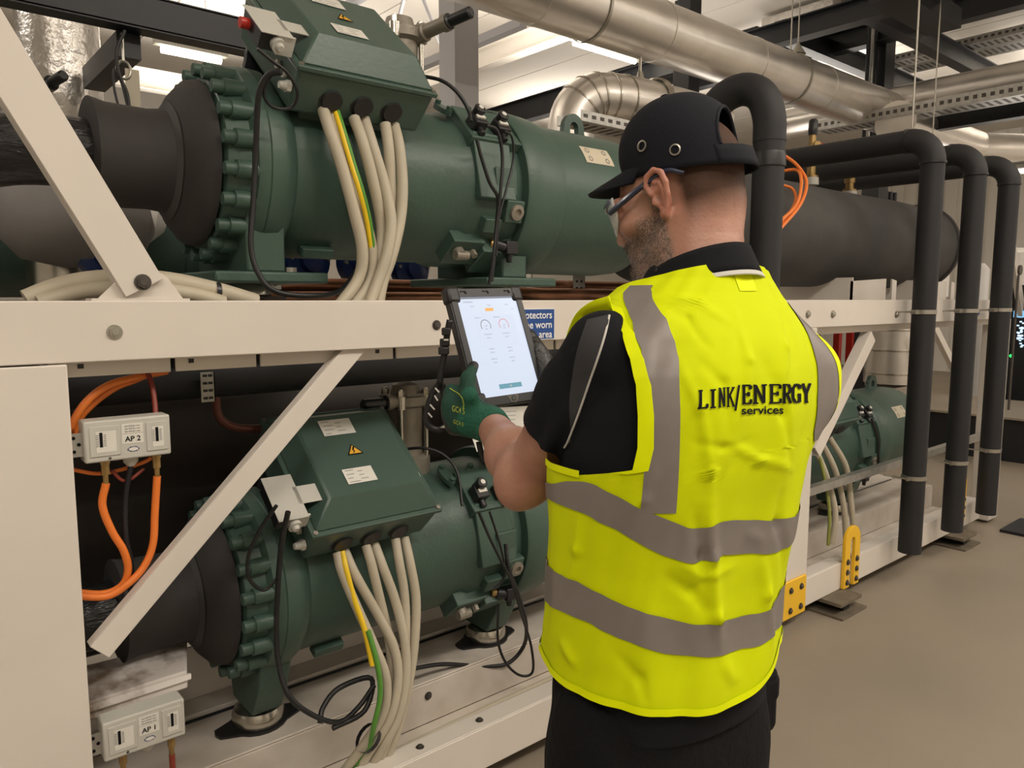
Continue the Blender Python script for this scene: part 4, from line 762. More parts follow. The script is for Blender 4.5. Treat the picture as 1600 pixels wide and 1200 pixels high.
# right overhead grid
def ydir(px, py, x, y0, y1): a = at(px, py, x=x); return (x, y0, a[2]), (x, y1, a[2])
p_, q_ = ydir(1250, 45, 7.4, -0.2, 5.5); beam(p_, q_, .20, .16, STEELBK, 'black beam crossing high at the upper right, nearest', BG)
p_, q_ = ydir(1560, 2, 9.0, -3.0, 5.0); beam(p_, q_, .22, .16, STEELBK, 'black beam at the top right corner', BG)
a = at(1290, 78, y=2.9); beam((a[0]-1.0, 2.9, a[2]), (12.5, 2.9, a[2]), .20, .14, STEELBK, 'black beam running away behind the big silver duct', BG)
a = at(1470, 75, y=1.9); beam((7.4, 1.9, a[2]), (13, 1.9, a[2]), .20, .14, STEELBK, 'black beam running away at the right of the threaded rods', BG)
a = at(1432, 30, y=1.3); m = MB(); m.box(a[0]-.62, a[0]+.62, 1.15, 1.45, a[2]+.02, min(a[2]+.2, 5.0)); obj('steel_box_beam', m, STEELBK, None, label='wide black box section above the threaded rods', cat='beam')
a = at(1320, 50, y=2.9); m = MB(); m.box(a[0]-.7, a[0]+.8, 2.7, 3.6, a[2]-.08, min(a[2]+.25, 4.98)); obj('flat_duct', m, FOIL, None, bevel=.01, label='flat foil covered duct under the roof at the upper right', cat='duct')
t = thing('steel_column', 'black steel column with conduits behind the big duct at right', 'column', (8.9, 2.4, 0), 'black steel columns')
a = at(1378, 60, y=2.4); m = MB(); m.box(a[0]-.10, a[0]+.14, 2.3, 2.5, 0, 5.03); obj('shaft', m, STEELBK, t)
for k in range(3): m = MB(); m.cyl((a[0]-.18-.09*k, 2.38, 3.2), (a[0]-.18-.09*k, 2.38, 5.0), .022, n=10); obj('conduit', m, (GALV if k == 1 else STEELBK), t)
rod((1432, 80), .55, 2.5, 4.6, 'threaded rod hanging down to the nearest horizontal black pipe', 'threaded rods'); rod((1464, 100), 1.1, 2.5, 4.6, 'threaded rod hanging to the right of its twin', 'threaded rods')
a = at(1247, 75, y=1.95); m = MB(); m.cyl((a[0], 1.95, 3.75), (a[0], 1.95, 5.0), .006, n=8); m.lathe((a[0], 1.95, 3.77), (0, 0, 1), [(0, .07), (.06, .03), (.1, .01)], 12); obj('pipe_hanger', m, ZINC, None, label='zinc hanger on top of the big silver duct', cat='hanger')
p_, q_ = ydir(1500, 142, 8.6, -2.5, 3.3); m = MB(); m.cyl(p_, q_, .17, n=28); obj('clad_pipe', m, ALU, None, label='bright silver clad pipe crossing at the right above the perforated tray', cat='pipe')
p_, q_ = ydir(1500, 170, 7.9, -2.5, 2.4); tray(p_, q_, .3, .1, 'galvanised perforated cable tray crossing at the right above the pipes')
p_, q_ = ydir(1540, 178, 8.3, -3.0, 2.0); beam(p_, q_, .16, .12, STEELBK, 'black beam right under the perforated tray', BG)
p_, q_ = ydir(1560, 78, 11, -3, 3.0); tray(p_, q_, .4, .1, 'galvanised cable tray at the right, second from the top'); p_, q_ = ydir(1560, 30, 11, -3, 3.4); tray(p_, q_, .5, .1, 'galvanised cable tray in the top right corner')
p_, q_ = ydir(1570, 62, 10.2, -3, 3.0); tray(p_, q_, .3, .08, 'galvanised cable tray against the right wall')
m = MB(); a = at(1470, 215, y=1.6); xr = at(1530, 210, y=1.6)[0]; m.cyl((xr-2.2, 1.6, a[2]), (xr, 1.6, a[2]), .20, n=28); obj('clad_pipe', m, ALU, None, label='silver clad drum end behind the black elbows', cat='pipe')
m = MB(); a = at(1570, 235, y=1.3); P_ = [(a[0]-.3, 2.2, a[2]+.05), (a[0], 1.5, a[2]), (a[0]+.6, .8, a[2]-.05), (a[0]+1.2, -.4, a[2]-.1)]; m.tube(P_, .22, 28, 5); obj('clad_pipe', m, ALU, None, True, label='fat silver clad pipe leaving the frame at the right edge', cat='pipe')
p_, q_ = ydir(1560, 262, 8.5, -2.5, 2.0); beam(p_, q_, .05, .08, GALV, 'thin galvanised rail at the right edge', WG)
WT = 'pale tanks behind the three black pipes'
for px, y, x_, z0, z1, r, l in ((1375, 1.5, None, 1.577, 2.15, .14, 'pale tank above the far end of the insulated vessel'), (1440, 1.5, None, 1.577, 2.3, .28, 'large white tank between the first two black pipes'), (1530, 1.95, None, 0.0, 2.05, .16, 'tall white cylinder between the second and third black pipes'), (1590, 2.4, None, .0, 2.4, .25, 'white tank right of the third black pipe')):
    a = at(px, 350, y=y); m = MB(); m.lathe((a[0], y, z0), (0, 0, 1), [(0, r*.7), (.03, r), (z1-z0-.08, r), (z1-z0, r*.6), (z1-z0+.01, .01)], 28); obj('storage_tank', m, SCRW, None, label=l, cat='tank', group=WT)
m = MB(); a = at(1585, 400, y=1.2); m.bar((a[0]-.2, 1.2, 2.3), (a[0]+.55, 1.2, 1.2), .12, .05); obj('white_strut', m, WHITE, None, label='white diagonal strut at the right edge of the picture', cat='strut')
q = at(1592, 422, y=.8); m = MB(); m.cyl(q, q-[0, .02, 0], .05, n=20); m.cyl(q-[0, 0, .05], (q[0], q[1], 0), .012, n=8); obj('gauge', m, DARKBOLT, None, label='dark round gauge on a stem at the right edge', cat='gauge')
# through the lower right bay and beyond
a = at(1395, 585, y=1.5); t = thing('clad_drum', 'silver clad vertical drum behind the lower right compressor', 'duct', (a[0], 1.5, .5))
m = MB(); m.cyl((a[0], 1.5, .75), (a[0], 1.5, 1.44), .27, n=28); m.cyl((a[0]+.15, 1.5, .4), (a[0], 1.5, .8), .22, .265, n=28); obj('cladding', m, ALU, t)
for z in (.85, 1.08, 1.28): m = MB(); m.lathe((a[0], 1.5, z), (0, 0, 1), [(-.01, .271), (-.008, .278), (.008, .278), (.01, .271)], 28, cap=False); obj('seam', m, STEEL, t)
a = at(1312, 560, y=3); t = thing('pipe_rack', 'red steel rack seen through the right bay', 'rack', (a[0], 3, 0))
for dx in (0, .35, 1.1): obj('upright', MB().box(a[0]+dx-.04, a[0]+dx+.04, 3, 3.08, 0, 2.2), RED, t)
obj('rail', MB().box(a[0], a[0]+1.1, 3, 3.05, 1.32, 1.37), RED, t)
for k in range(4): m = MB(); m.cyl((a[0]+.5+.13*k, 2.8, 0), (a[0]+.5+.13*k, 2.8, 3), .035, n=10); obj('vertical_pipe', m, STEELBK, None, label=('dark vertical pipe nearest the red upright', 'second dark pipe to the right of the red upright', 'third dark pipe to the right of the red upright', 'rightmost dark pipe by the red rack')[k], cat='pipe', group='dark vertical pipes by the red rack')
m = MB(); m.box(a[0]-1.2, a[0]-.15, 3.2, 3.6, 0, 1.9); obj('dark_cabinet', m, STEELBK, None, label='dark cabinet left of the red rack', cat='cabinet')
# server cabinet, plinth, black pipe at the right edge
a = at(1592, 560, x=10.5); t = thing('control_cabinet', 'dark control cabinet with a green light at the right edge', 'cabinet', (10.6, a[1], 0))
obj('body', MB().box(10.5, 11.2, a[1]-.9, a[1]+.16, 0.1, 1.75), STEELBK, t, bevel=.01)
m = MB(); q = at(1580, 556, x=10.49); m.cyl(q, q-[.01, 0, 0], .018, n=12); obj('green_light', m, mat('green_led', (0, 1, .1), .4, emit=(.02, 1, .1), estr=4), t)
m = MB(); qa = at(1584, 488, x=10.49); m.box(10.485, 10.495, qa[1]-.5, qa[1]+.0, qa[2]-.06, qa[2]+.02); obj('screen', m, mat('blue_screen', (.1, .3, .5), .4, emit=(.25, .6, .9), estr=1.0), t)
m = MB(); 
for i in range(26): 
    qq = at(1590+random.random()*9, 500+random.random()*42, x=10.49); m.box(10.488, 10.494, qq[1]-.012, qq[1]+.012, qq[2]-.008, qq[2]+.008)
obj('indicator_lights', m, mat('pale_led', (.6, .8, 1), .4, emit=(.5, .75, 1), estr=1.5), t)
m = MB(); m.box(8.4, 9.8, -.6, 2.2, 0.0, .42); obj('plinth', m, STEELBK, None, label='dark plinth on the floor beyond the end post', cat='plinth')
m = MB(); m.box(8.35, 9.85, -.65, 2.25, .42, .44); obj('plinth_slab', m, FLOORM, None, label='pale slab on top of the dark plinth', cat='slab')
t = thing('standing_pipe', 'thick black pipe on a square base plate at the right edge', 'pipe', (6.02, -.34, 0))
m = MB(); m.cyl((6.02, -.36, .02), (6.02, -.36, 1.0), .10, n=28); m.cyl((6.02, -.36, 1.0), (6.02, -.36, 1.02), .10, .08, n=28); obj('pipe', m, BLACKR, t)
obj('base_plate', MB().box(5.78, 6.2, -.55, -.12, 0, .02), STEELBK, t)
# ================================================================== SIGNED-DISTANCE SURFACES FOR THE PERSON
class Field:
    def __init__(s, lo, hi, h):
        s.lo = np.array(lo, float); s.h = h; s.n = np.ceil((np.array(hi)-s.lo)/h).astype(int)+1; s.f = np.full(s.n, 0.3, np.float32)
    def sub(s, lo, hi):
        a = np.clip(np.floor((np.array(lo)-s.lo)/s.h).astype(int), 0, s.n); b = np.clip(np.ceil((np.array(hi)-s.lo)/s.h).astype(int)+1, 0, s.n)
        sl = tuple(slice(a[i], b[i]) for i in range(3)); g = [(s.lo[i]+s.h*np.arange(a[i], b[i])).astype(np.float32) for i in range(3)]
        return sl, g[0][:, None, None], g[1][None, :, None], g[2][None, None, :]
    def put(s, sl, d, k, op='u'):
        f = s.f[sl]
        if op == 'u':
            if k > 0: hh = np.clip(0.5+0.5*(f-d)/k, 0, 1); s.f[sl] = f*(1-hh)+d*hh-k*hh*(1-hh)
            else: s.f[sl] = np.minimum(f, d)
        else:
            d = -d; hh = np.clip(0.5-0.5*(f-d)/max(k, 1e-6), 0, 1); s.f[sl] = f*(1-hh)+d*hh+k*hh*(1-hh)
    def cap(s, a, b, ra, rb=None, k=0.01, op='u'):
        rb = ra if rb is None else rb; a = np.asarray(a, float); b = np.asarray(b, float); m = max(ra, rb)+k+0.03
        sl, X, Y, Z = s.sub(np.minimum(a, b)-m, np.maximum(a, b)+m)
        if 0 in s.f[sl].shape: return s
        d = b-a; L = max(d@d, 1e-9); t = np.clip(((X-a[0])*d[0]+(Y-a[1])*d[1]+(Z-a[2])*d[2])/L, 0, 1)
        q = np.sqrt((X-a[0]-t*d[0])**2+(Y-a[1]-t*d[1])**2+(Z-a[2]-t*d[2])**2)-(ra+(rb-ra)*t); s.put(sl, q.astype(np.float32), k, op); return s
    def chain(s, pts, rs, k=0.006):
        for i in range(len(pts)-1): s.cap(pts[i], pts[i+1], rs[i], rs[i+1], k)
        return s
    def ell(s, c, r, M=None, k=0.01, op='u'):
        c = np.asarray(c, float); r = np.asarray(r, float); M = np.eye(3) if M is None else M; m = r.max()+k+0.03
        sl, X, Y, Z = s.sub(c-m, c+m)
        if 0 in s.f[sl].shape: return s
        P_ = [(X-c[0])*M[0, i]+(Y-c[1])*M[1, i]+(Z-c[2])*M[2, i] for i in range(3)]
        k0 = np.sqrt(sum((P_[i]/r[i])**2 for i in range(3))); k1 = np.sqrt(sum((P_[i]/r[i]**2)**2 for i in range(3)))
        s.put(sl, (k0*(k0-1)/np.maximum(k1, 1e-6)).astype(np.float32), k, op); return s
    def func(s, lo, hi, fn, k, op='u'):
        sl, X, Y, Z = s.sub(lo, hi); s.put(sl, fn(X, Y, Z).astype(np.float32), k, op); return s
    def mesh(s):
        f = s.f; S = f < 0; n = S[:-1, :-1, :-1].astype(np.int8).copy(); n[:] = 0
        for i in (0, 1):
            for j in (0, 1):
                for k in (0, 1): n += S[i:S.shape[0]-1+i, j:S.shape[1]-1+j, k:S.shape[2]-1+k]
        act = np.argwhere((n > 0) & (n < 8)); idx = np.full(n.shape, -1, np.int32); idx[tuple(act.T)] = np.arange(len(act))
        acc = np.zeros((len(act), 3)); cnt = np.zeros(len(act)); cs = [np.array([i, j, k]) for i in (0, 1) for j in (0, 1) for k in (0, 1)]
        for a in cs:
            for ax in range(3):
                if a[ax]: continue
                b = a.copy(); b[ax] = 1; fa = f[tuple((act+a).T)]; fb = f[tuple((act+b).T)]; m = (fa < 0) != (fb < 0); t = fa[m]/(fa[m]-fb[m])
                p = act[m]+a.astype(float); p[:, ax] += t; acc[m] += p; cnt[m] += 1
        V = s.lo+s.h*acc/cnt[:, None]; Q = []
        for ax in range(3):
            o1, o2 = [(1, 2), (2, 0), (0, 1)][ax]; sa = [slice(None)]*3; sb = [slice(None)]*3; sa[ax] = slice(None, -1); sb[ax] = slice(1, None)
            A = S[tuple(sa)]; B = S[tuple(sb)]; e = np.argwhere(A != B)
            e = e[(e[:, o1] > 0) & (e[:, o2] > 0) & (e[:, o1] < S.shape[o1]-1) & (e[:, o2] < S.shape[o2]-1)]
            u = np.zeros(3, int); u[o1] = 1; v = np.zeros(3, int); v[o2] = 1
            q = np.stack([idx[tuple((e-u-v).T)], idx[tuple((e-v).T)], idx[tuple(e.T)], idx[tuple((e-u).T)]], 1)
            fl = ~A[tuple(e.T)]; q[fl] = q[fl][:, ::-1]; Q.append(q)
        Q = np.concatenate(Q); return V, Q[(Q >= 0).all(1)]
def fobj(name, F, mats, parent, smooth_iter=1, attr=None, **k):
    V, Q = F.mesh()
    if smooth_iter:
        E_ = np.concatenate([Q[:, [0, 1]], Q[:, [1, 2]], Q[:, [2, 3]], Q[:, [3, 0]]])
        for _ in range(smooth_iter):
            acc = np.zeros_like(V); c = np.zeros(len(V)); np.add.at(acc, E_[:, 0], V[E_[:, 1]]); np.add.at(acc, E_[:, 1], V[E_[:, 0]]); np.add.at(c, E_[:, 0], 1); np.add.at(c, E_[:, 1], 1)
            V = V*.5+.5*acc/np.maximum(c, 1)[:, None]
    me = bpy.data.meshes.new(name); org = WL[parent.name]; n = len(V)
    me.vertices.add(n); me.vertices.foreach_set('co', (V-org).astype(np.float32).ravel()); me.loops.add(len(Q)*4); me.loops.foreach_set('vertex_index', Q.astype(np.int32).ravel())
    me.polygons.add(len(Q)); me.polygons.foreach_set('loop_start', np.arange(0, len(Q)*4, 4, dtype=np.int32)); me.update(calc_edges=True); me.validate()
    mats = mats if isinstance(mats, list) else [mats]
    for m in mats: me.materials.append(m)
    if attr is not None:
        A = me.attributes.new('mask', 'FLOAT_COLOR', 'POINT'); A.data.foreach_set('color', attr(V).astype(np.float32).ravel())
    me.shade_smooth(); o = bpy.data.objects.new(name, me); COL.objects.link(o); o.parent = parent; WL[o.name] = np.array(org); tag(o, **k); return o, V, Q

# ------------------------------------------------------------------ frames
HD = math.radians(35); ang = YAW+HD
RM = FWD*math.sin(HD)+RGT*math.cos(HD); FM = FWD*math.cos(HD)-RGT*math.sin(HD)
def ab(a, b, z): p = CAM+RGT*a+FWD*b; p = p.copy(); p[2] = z; return p
def loc_(x, y, z, a0=.262, b0=1.15): return ab(a0, b0, z)+RM*x+FM*y
person = thing('person', 'man in black cap, safety glasses and yellow hi-vis vest looking down at a tablet', 'person', ab(.25, 1.15, 0.0))

# torso sections  z, a, b, wx, wy
SEC = np.array([
    (.90, .236, 1.16, .176, .140), (.95, .239, 1.155, .190, .143), (1.02, .240, 1.15, .190, .138), (1.09, .242, 1.15, .189, .134), (1.17, .247, 1.15, .192, .134), (1.25, .252, 1.15, .198, .138),
    (1.35, .259, 1.15, .206, .142), (1.42, .264, 1.15, .209, .140), (1.48, .267, 1.15, .205, .132), (1.53, .270, 1.15, .186, .116), (1.56, .274, 1.152, .158, .103), (1.585, .279, 1.158, .126, .092), (1.61, .284, 1.165, .092, .082), (1.65, .285, 1.172, .072, .072), (1.70, .288, 1.185, .06, .06)])
def secs(z):
    z = np.asarray(z, float); c = [np.interp(z, SEC[:, 0], SEC[:, i]) for i in range(1, 5)]; return c
def spl(z):      # smoothed interpolation
    s = 0
    for dz, w_ in ((-.02, .25), (0, .5), (.02, .25)): s = s+w_*np.array(secs(np.asarray(z)+dz))
    return s
CREASES = []
from mathutils import noise as MN
def nz(x, y, z): return MN.noise(Vector((x, y, z)))
def torso(th, z, off=0.0, wrinkle=0.0):
    th = np.asarray(th, float); z = np.asarray(z, float); a, b, wx, wy = spl(z); n_ = 2.0/2.35
    sx = np.sign(np.sin(th))*np.abs(np.sin(th))**n_; cy = np.sign(np.cos(th))*np.abs(np.cos(th))**n_
    sst = np.clip((-37-np.degrees(th))/45, 0, 1)**1.25; sst = sst*np.clip((np.degrees(th)+160)/50, 0, 1)
    bump = .105*sst*np.exp(-np.abs((z-1.445)/.092)**3)
    blade = .010*np.exp(-((np.degrees(th)-20)/26)**2)*np.exp(-((z-1.42)/.09)**2)
    spine = -.008*np.exp(-((np.degrees(th))/9)**2)*np.exp(-((z-1.25)/.18)**2)
    e = off+bump+blade+spine
    if wrinkle:
        td = np.degrees(th); w_ = np.zeros(np.broadcast(th, z).shape)
        for (tz, am, wd) in CREASES:
            for i in range(len(tz)-1):
                (t0, z0), (t1, z1) = tz[i], tz[i+1]; ux, uz = (t1-t0)*.0034, z1-z0; L = ux*ux+uz*uz+1e-9
                px = (td-t0)*.0034; pz = z-z0; t = np.clip((px*ux+pz*uz)/L, 0, 1); d2 = (px-t*ux)**2+(pz-t*uz)**2
                tt = (i+t)/(len(tz)-1); w_ = np.maximum(w_, 0) if False else w_+am*np.exp(-d2/wd**2)*np.sin(PI*np.clip(tt, .02, .98))**.5/(1.0 if len(tz) == 2 else 1.0)*(1 if len(tz) == 2 else .75)
        fl = np.vectorize(lambda q, r: nz(q*.055, r*6.5, 1.7)*.0045+nz(q*.11+r*9, r*5-q*.02, 4.2)*.003+nz(q*.022, r*22, 7.7)*.0015)(td, z)
        e = e+wrinkle*(w_+fl)
    x = -(wx+e)*sx; y = -(wy+e)*cy
    P_ = CAM+RGT*a[..., None]+FWD*b[..., None]; P_ = P_+RM*x[..., None]+FM*y[..., None]; P_[..., 2] = z; return P_
_T, _Z = np.meshgrid(np.radians(np.arange(-180, 180, .6)), np.arange(.90, 1.68, .003)); _P = torso(_T, _Z, .012)
_N = np.cross(np.gradient(_P, axis=1), np.gradient(_P, axis=0)); _fc = ((CAM-_P)*_N).sum(-1); _sg = np.sign(np.median(_fc[(np.abs(_T) < .6)])); _ok = _fc*_sg > 0
_px = proj(_P.reshape(-1, 3)).reshape(_P.shape[:2]+(2,)); _px[~_ok] = 1e5
def inv(px, py):
    d = (_px[..., 0]-px)**2+(_px[..., 1]-py)**2; i = np.unravel_index(np.argmin(d), d.shape); return math.degrees(_T[i]), float(_Z[i])
def invs(pts): return [inv(*p) for p in pts]
def curve_t(pts):      # z as a periodic function of theta
    q = sorted(invs(pts)); t = [a for a, b in q]; z = [b for a, b in q]
    # drop duplicates
    T, Zv = [t[0]], [z[0]]
    for a, b in zip(t[1:], z[1:]):
        if a-T[-1] > 1.0: T.append(a); Zv.append(b)
    m = (Zv[0]+Zv[-1])/2; T = [-185, T[0]-40]+T+[T[-1]+40, 185]; Zv = [m, Zv[0]*.5+m*.5]+Zv+[Zv[-1]*.5+m*.5, m]
    f = lambda x: np.interp(x, T, Zv); return lambda x: (f(np.asarray(x)-4)+f(np.asarray(x)-2)+f(x)+f(np.asarray(x)+2)+f(np.asarray(x)+4))/5
hem = curve_t([(840, 1008), (861, 1047), (888, 1073), (953, 1100), (999, 1114), (1068, 1119), (1118, 1112), (1156, 1096), (1183, 1077), (1202, 1047), (1216, 1008)])
b1u = curve_t([(867, 757), (896, 750), (923, 753), (960, 772), (1003, 794), (1053, 815), (1084, 830), (1118, 817), (1145, 813), (1206, 815), (1240, 806)])
b1l = curve_t([(865, 782), (915, 803), (972, 832), (1038, 868), (1075, 878), (1103, 878), (1118, 866), (1164, 863), (1204, 866), (1231, 851)])
b2u = curve_t([(861, 884), (911, 912), (992, 951), (1045, 966), (1095, 976), (1118, 970), (1145, 966), (1195, 958), (1218, 925)])
b2l = curve_t([(867, 947), (915, 970), (961, 995), (999, 1008), (1045, 1022), (1107, 1026), (1145, 1017), (1183, 1010), (1204, 989), (1220, 976)])
def cr(pts, am, wd): CREASES.append((invs(pts), am, wd))
cr([(1110, 790), (1112, 870), (1118, 960), (1125, 1020)], .010, .010); cr([(1085, 800), (1098, 870), (1100, 920)], -.008, .010); cr([(1060, 560), (1095, 640), (1110, 740), (1112, 800)], .004, .008)
cr([(1140, 690), (1190, 720), (1240, 735)], .004, .007); cr([(1035, 455), (1090, 470), (1140, 500)], .0035, .006); cr([(1025, 470), (1075, 500), (1110, 545)], -.003, .006); cr([(1150, 480), (1170, 560), (1165, 640)], .0035, .007)
cr([(1210, 470), (1225, 540), (1215, 610)], .004, .008); cr([(1190, 560), (1225, 650), (1235, 740)], -.004, .008); cr([(905, 810), (900, 860), (880, 940)], .006, .008); cr([(1040, 900), (1080, 925), (1110, 960)], -.006, .009)
cr([(1190, 870), (1200, 930), (1205, 1010)], .006, .010); cr([(1225, 760), (1218, 820), (1222, 900)], -.006, .010); cr([(960, 1020), (1000, 1060), (1010, 1100)], -.004, .009); cr([(1130, 1030), (1150, 1070)], .004, .008)
cr([(1060, 880), (1100, 900), (1150, 885)], .004, .008); cr([(1165, 830), (1190, 850)], .003, .008); cr([(1090, 560), (1130, 600), (1140, 680)], -.003, .008); cr([(1030, 730), (1010, 780), (985, 800)], .004, .007)
cr([(1080, 690), (1130, 700), (1180, 690)], -.0025, .006); cr([(880, 1000), (900, 1040)], .005, .008)

VESTM = mat('fluorescent_yellow_fabric', (0.60, 0.69, 0.0), 0.75, bump=0.05, bscale=500, spec=0.15)
VESTB = mat('fluorescent_yellow_binding', (0.76, 0.86, 0.0), 0.6, spec=.15)
STRIPE = mat('grey_reflective_tape', (0.215, 0.19, 0.175), 0.45, var=0.06, vscale=20, metal=0.15)
POLO = mat('black_polo_fabric', (0.008, 0.0085, 0.011), 0.9, bump=0.1, bscale=400, spec=.2)
POLOG = mat('charcoal_polo_panel', (0.045, 0.045, 0.048), 0.9, bump=0.1, bscale=400, spec=.2)
PIPING = mat('pale_piping', (0.55, 0.54, 0.50), 0.7)
TROUS = mat('black_trouser_fabric', (0.005, 0.005, 0.006), 0.9, bump=0.3, bscale=60, spec=.2)
CAPM = mat('black_cap_fabric', (0.008, 0.009, 0.014), 0.85, bump=0.1, bscale=300, spec=.25)
GLOVEG = mat('green_knit_glove', (0.008, 0.055, 0.035), 0.8, bump=0.25, bscale=300, var=.15, vscale=60)
GLOVEC = mat('green_knit_cuff', (0.01, 0.10, 0.06), 0.8, bump=0.5, bscale=200)
GLOVEB = mat('black_coated_glove', (0.014, 0.014, 0.014), 0.38, bump=0.35, bscale=120)

# ------------------------------------------------------------------ vest
ZB = 1.295       # bottom of the armholes
left_edge = invs([(945, 463), (960, 480), (977, 520), (988, 560), (996, 600), (1000, 650), (998, 700), (992, 735), (978, 753)])
le = sorted(left_edge, key=lambda q: q[1]); lz = [q[1] for q in le]; lt = [q[0] for q in le]
ZB = lz[0]; ZT = lz[-1]
def thL(z): return np.interp(z, [ZB]+lz[1:], [lt[0]+26]+lt[1:]) if True else 0
def thR(z): return -np.interp(z, [ZB, ZB+.03, 1.37, 1.47, 1.53, 1.57], [92, 80, 72, 70, 69, 66])
def thLf(z): return np.interp(z, [ZB, ZB+.03, ZB+.10, 1.45, ZT], [115, 128, 140, 138, 120])
m = MB()
def patch(t0f, t1f, z0f, z1f, nt, nzv, off, wr, mi=0, mb=None):
    G = []
    for j in range(nzv+1):
        v = j/nzv; row = []
        tt = np.linspace(0, 1, nt+1)
        zz0 = z0f; th = None
        if callable(z0f) or callable(z1f):
            T = t0f+(t1f-t0f)*tt; Zr = (z0f(T) if callable(z0f) else z0f)*(1-v)+(z1f(T) if callable(z1f) else z1f)*v
        else:
            z = z0f+(z1f-z0f)*v; a = t0f(z) if callable(t0f) else t0f; b = t1f(z) if callable(t1f) else t1f; T = a+(b-a)*tt; Zr = np.full(nt+1, z)
        G.append(list(torso(np.radians(T), Zr, off, wr)))
    (mb or m).grid(G, mi)
OFF = .012
ZTOP = 1.632
patch(-180.0, 180.0, hem, lambda t: np.full_like(np.asarray(t, float), ZB), 260, 90, OFF, 1.0)
patch(lambda z: thR(z), lambda z: thL(z), ZB, ZT, 150, 70, OFF, 1.0)
G = []
for v in np.linspace(0, 1, 30):
    s_ = min(1, v*2.2)**1.1; T = np.linspace(thR(ZT)+(-180-thR(ZT))*s_, thL(ZT)+(180-thL(ZT))*s_, 131); zt = 1.632-.050*(1-np.cos(np.radians(T-8)))/2; zt = np.maximum(zt, ZT+.004)
    G.append(list(torso(np.radians(T), ZT+(zt-ZT)*v, OFF, 1.0)))
m.grid(G)
patch(lambda z: thLf(z), lambda z: 360+thR(z)*1.0-25, ZB, ZT, 70, 40, OFF, .6)
vest = obj('safety_vest', m, VESTM, person, 180, label='fluorescent yellow sleeveless vest with grey tape')
# seam / binding strips
def ribbon(f0, f1, z0, z1, n, off, mat_, name, par=vest, w_=3, label=None):
    mb = MB(); patch(f0, f1, z0, z1, w_, n, off, 1.0, mb=mb); return obj(name, mb, mat_, par, 180, label=label)
ribbon(lambda z: thL(z)-6.5, lambda z: thL(z)+.6, ZB+.012, ZT, 70, OFF+.0030, VESTB, 'armhole_binding'); ribbon(lambda z: thLf(z)-.6, lambda z: thLf(z)+6, ZB+.012, ZT, 40, OFF+.0030, VESTB, 'armhole_binding')
ribbon(lambda z: thR(z)-.6, lambda z: thR(z)+9, ZB+.01, ZT+.02, 60, OFF+.0030, VESTB, 'armhole_binding')
mb = MB(); patch(-180.0, 180.0, lambda t: hem(t)-.001, lambda t: hem(t)+.010, 260, 2, OFF+.0022, 1.0, mb=mb); obj('hem_binding', mb, VESTB, vest, 180)
mb = MB(); patch(float(thL(ZB))-1.0, 118.0, lambda t: np.full_like(np.asarray(t, float), ZB-.003), lambda t: np.full_like(np.asarray(t, float), ZB+.007), 40, 2, OFF+.0024, 1.0, mb=mb); obj('armhole_binding', mb, VESTB, vest, 180)
# reflective tapes
for lo_, hi_ in ((b1l, b1u), (b2l, b2u)):
    mb = MB(); patch(-180.0, 180.0, lo_, hi_, 260, 8, OFF+.0018, 1.0, mb=mb); obj('reflective_tape', mb, STRIPE, vest, 180, label='horizontal grey reflective tape')
def fz(pts): q = sorted(invs(pts), key=lambda t: t[1]); zz = [b for a, b in q]; tt = [a for a, b in q]; return lambda z: np.interp(z, zz, tt)
sl_ = fz([(977, 456), (990, 500), (1003, 545), (1009, 600), (1010, 660), (1009, 720), (1002, 796)]); sr_ = fz([(1017, 449), (1042, 500), (1054, 530), (1060, 560), (1062, 640), (1060, 720), (1054, 812)])
zb_ = inv(1028, 800)[1]
mb = MB(); patch(lambda z: sr_(z), lambda z: sl_(z), zb_, 1.60, 8, 60, OFF+.0020, 1.0, mb=mb); obj('reflective_tape', mb, STRIPE, vest, 180, label='vertical grey tape over the left shoulder')
mb = MB(); patch(lambda z: thR(z)+9, lambda z: np.interp(z, [1.3, 1.34, 1.38, 1.43, 1.5, 1.58], [-62, -50, -42, -40, -42, -48]), ZB+.02, 1.575, 14, 50, OFF+.0020, 1.0, mb=mb); obj('reflective_tape', mb, STRIPE, vest, 180, label='vertical grey tape at the right shoulder')
q = [(1143, 420), (1168, 420), (1178, 452), (1152, 452)]
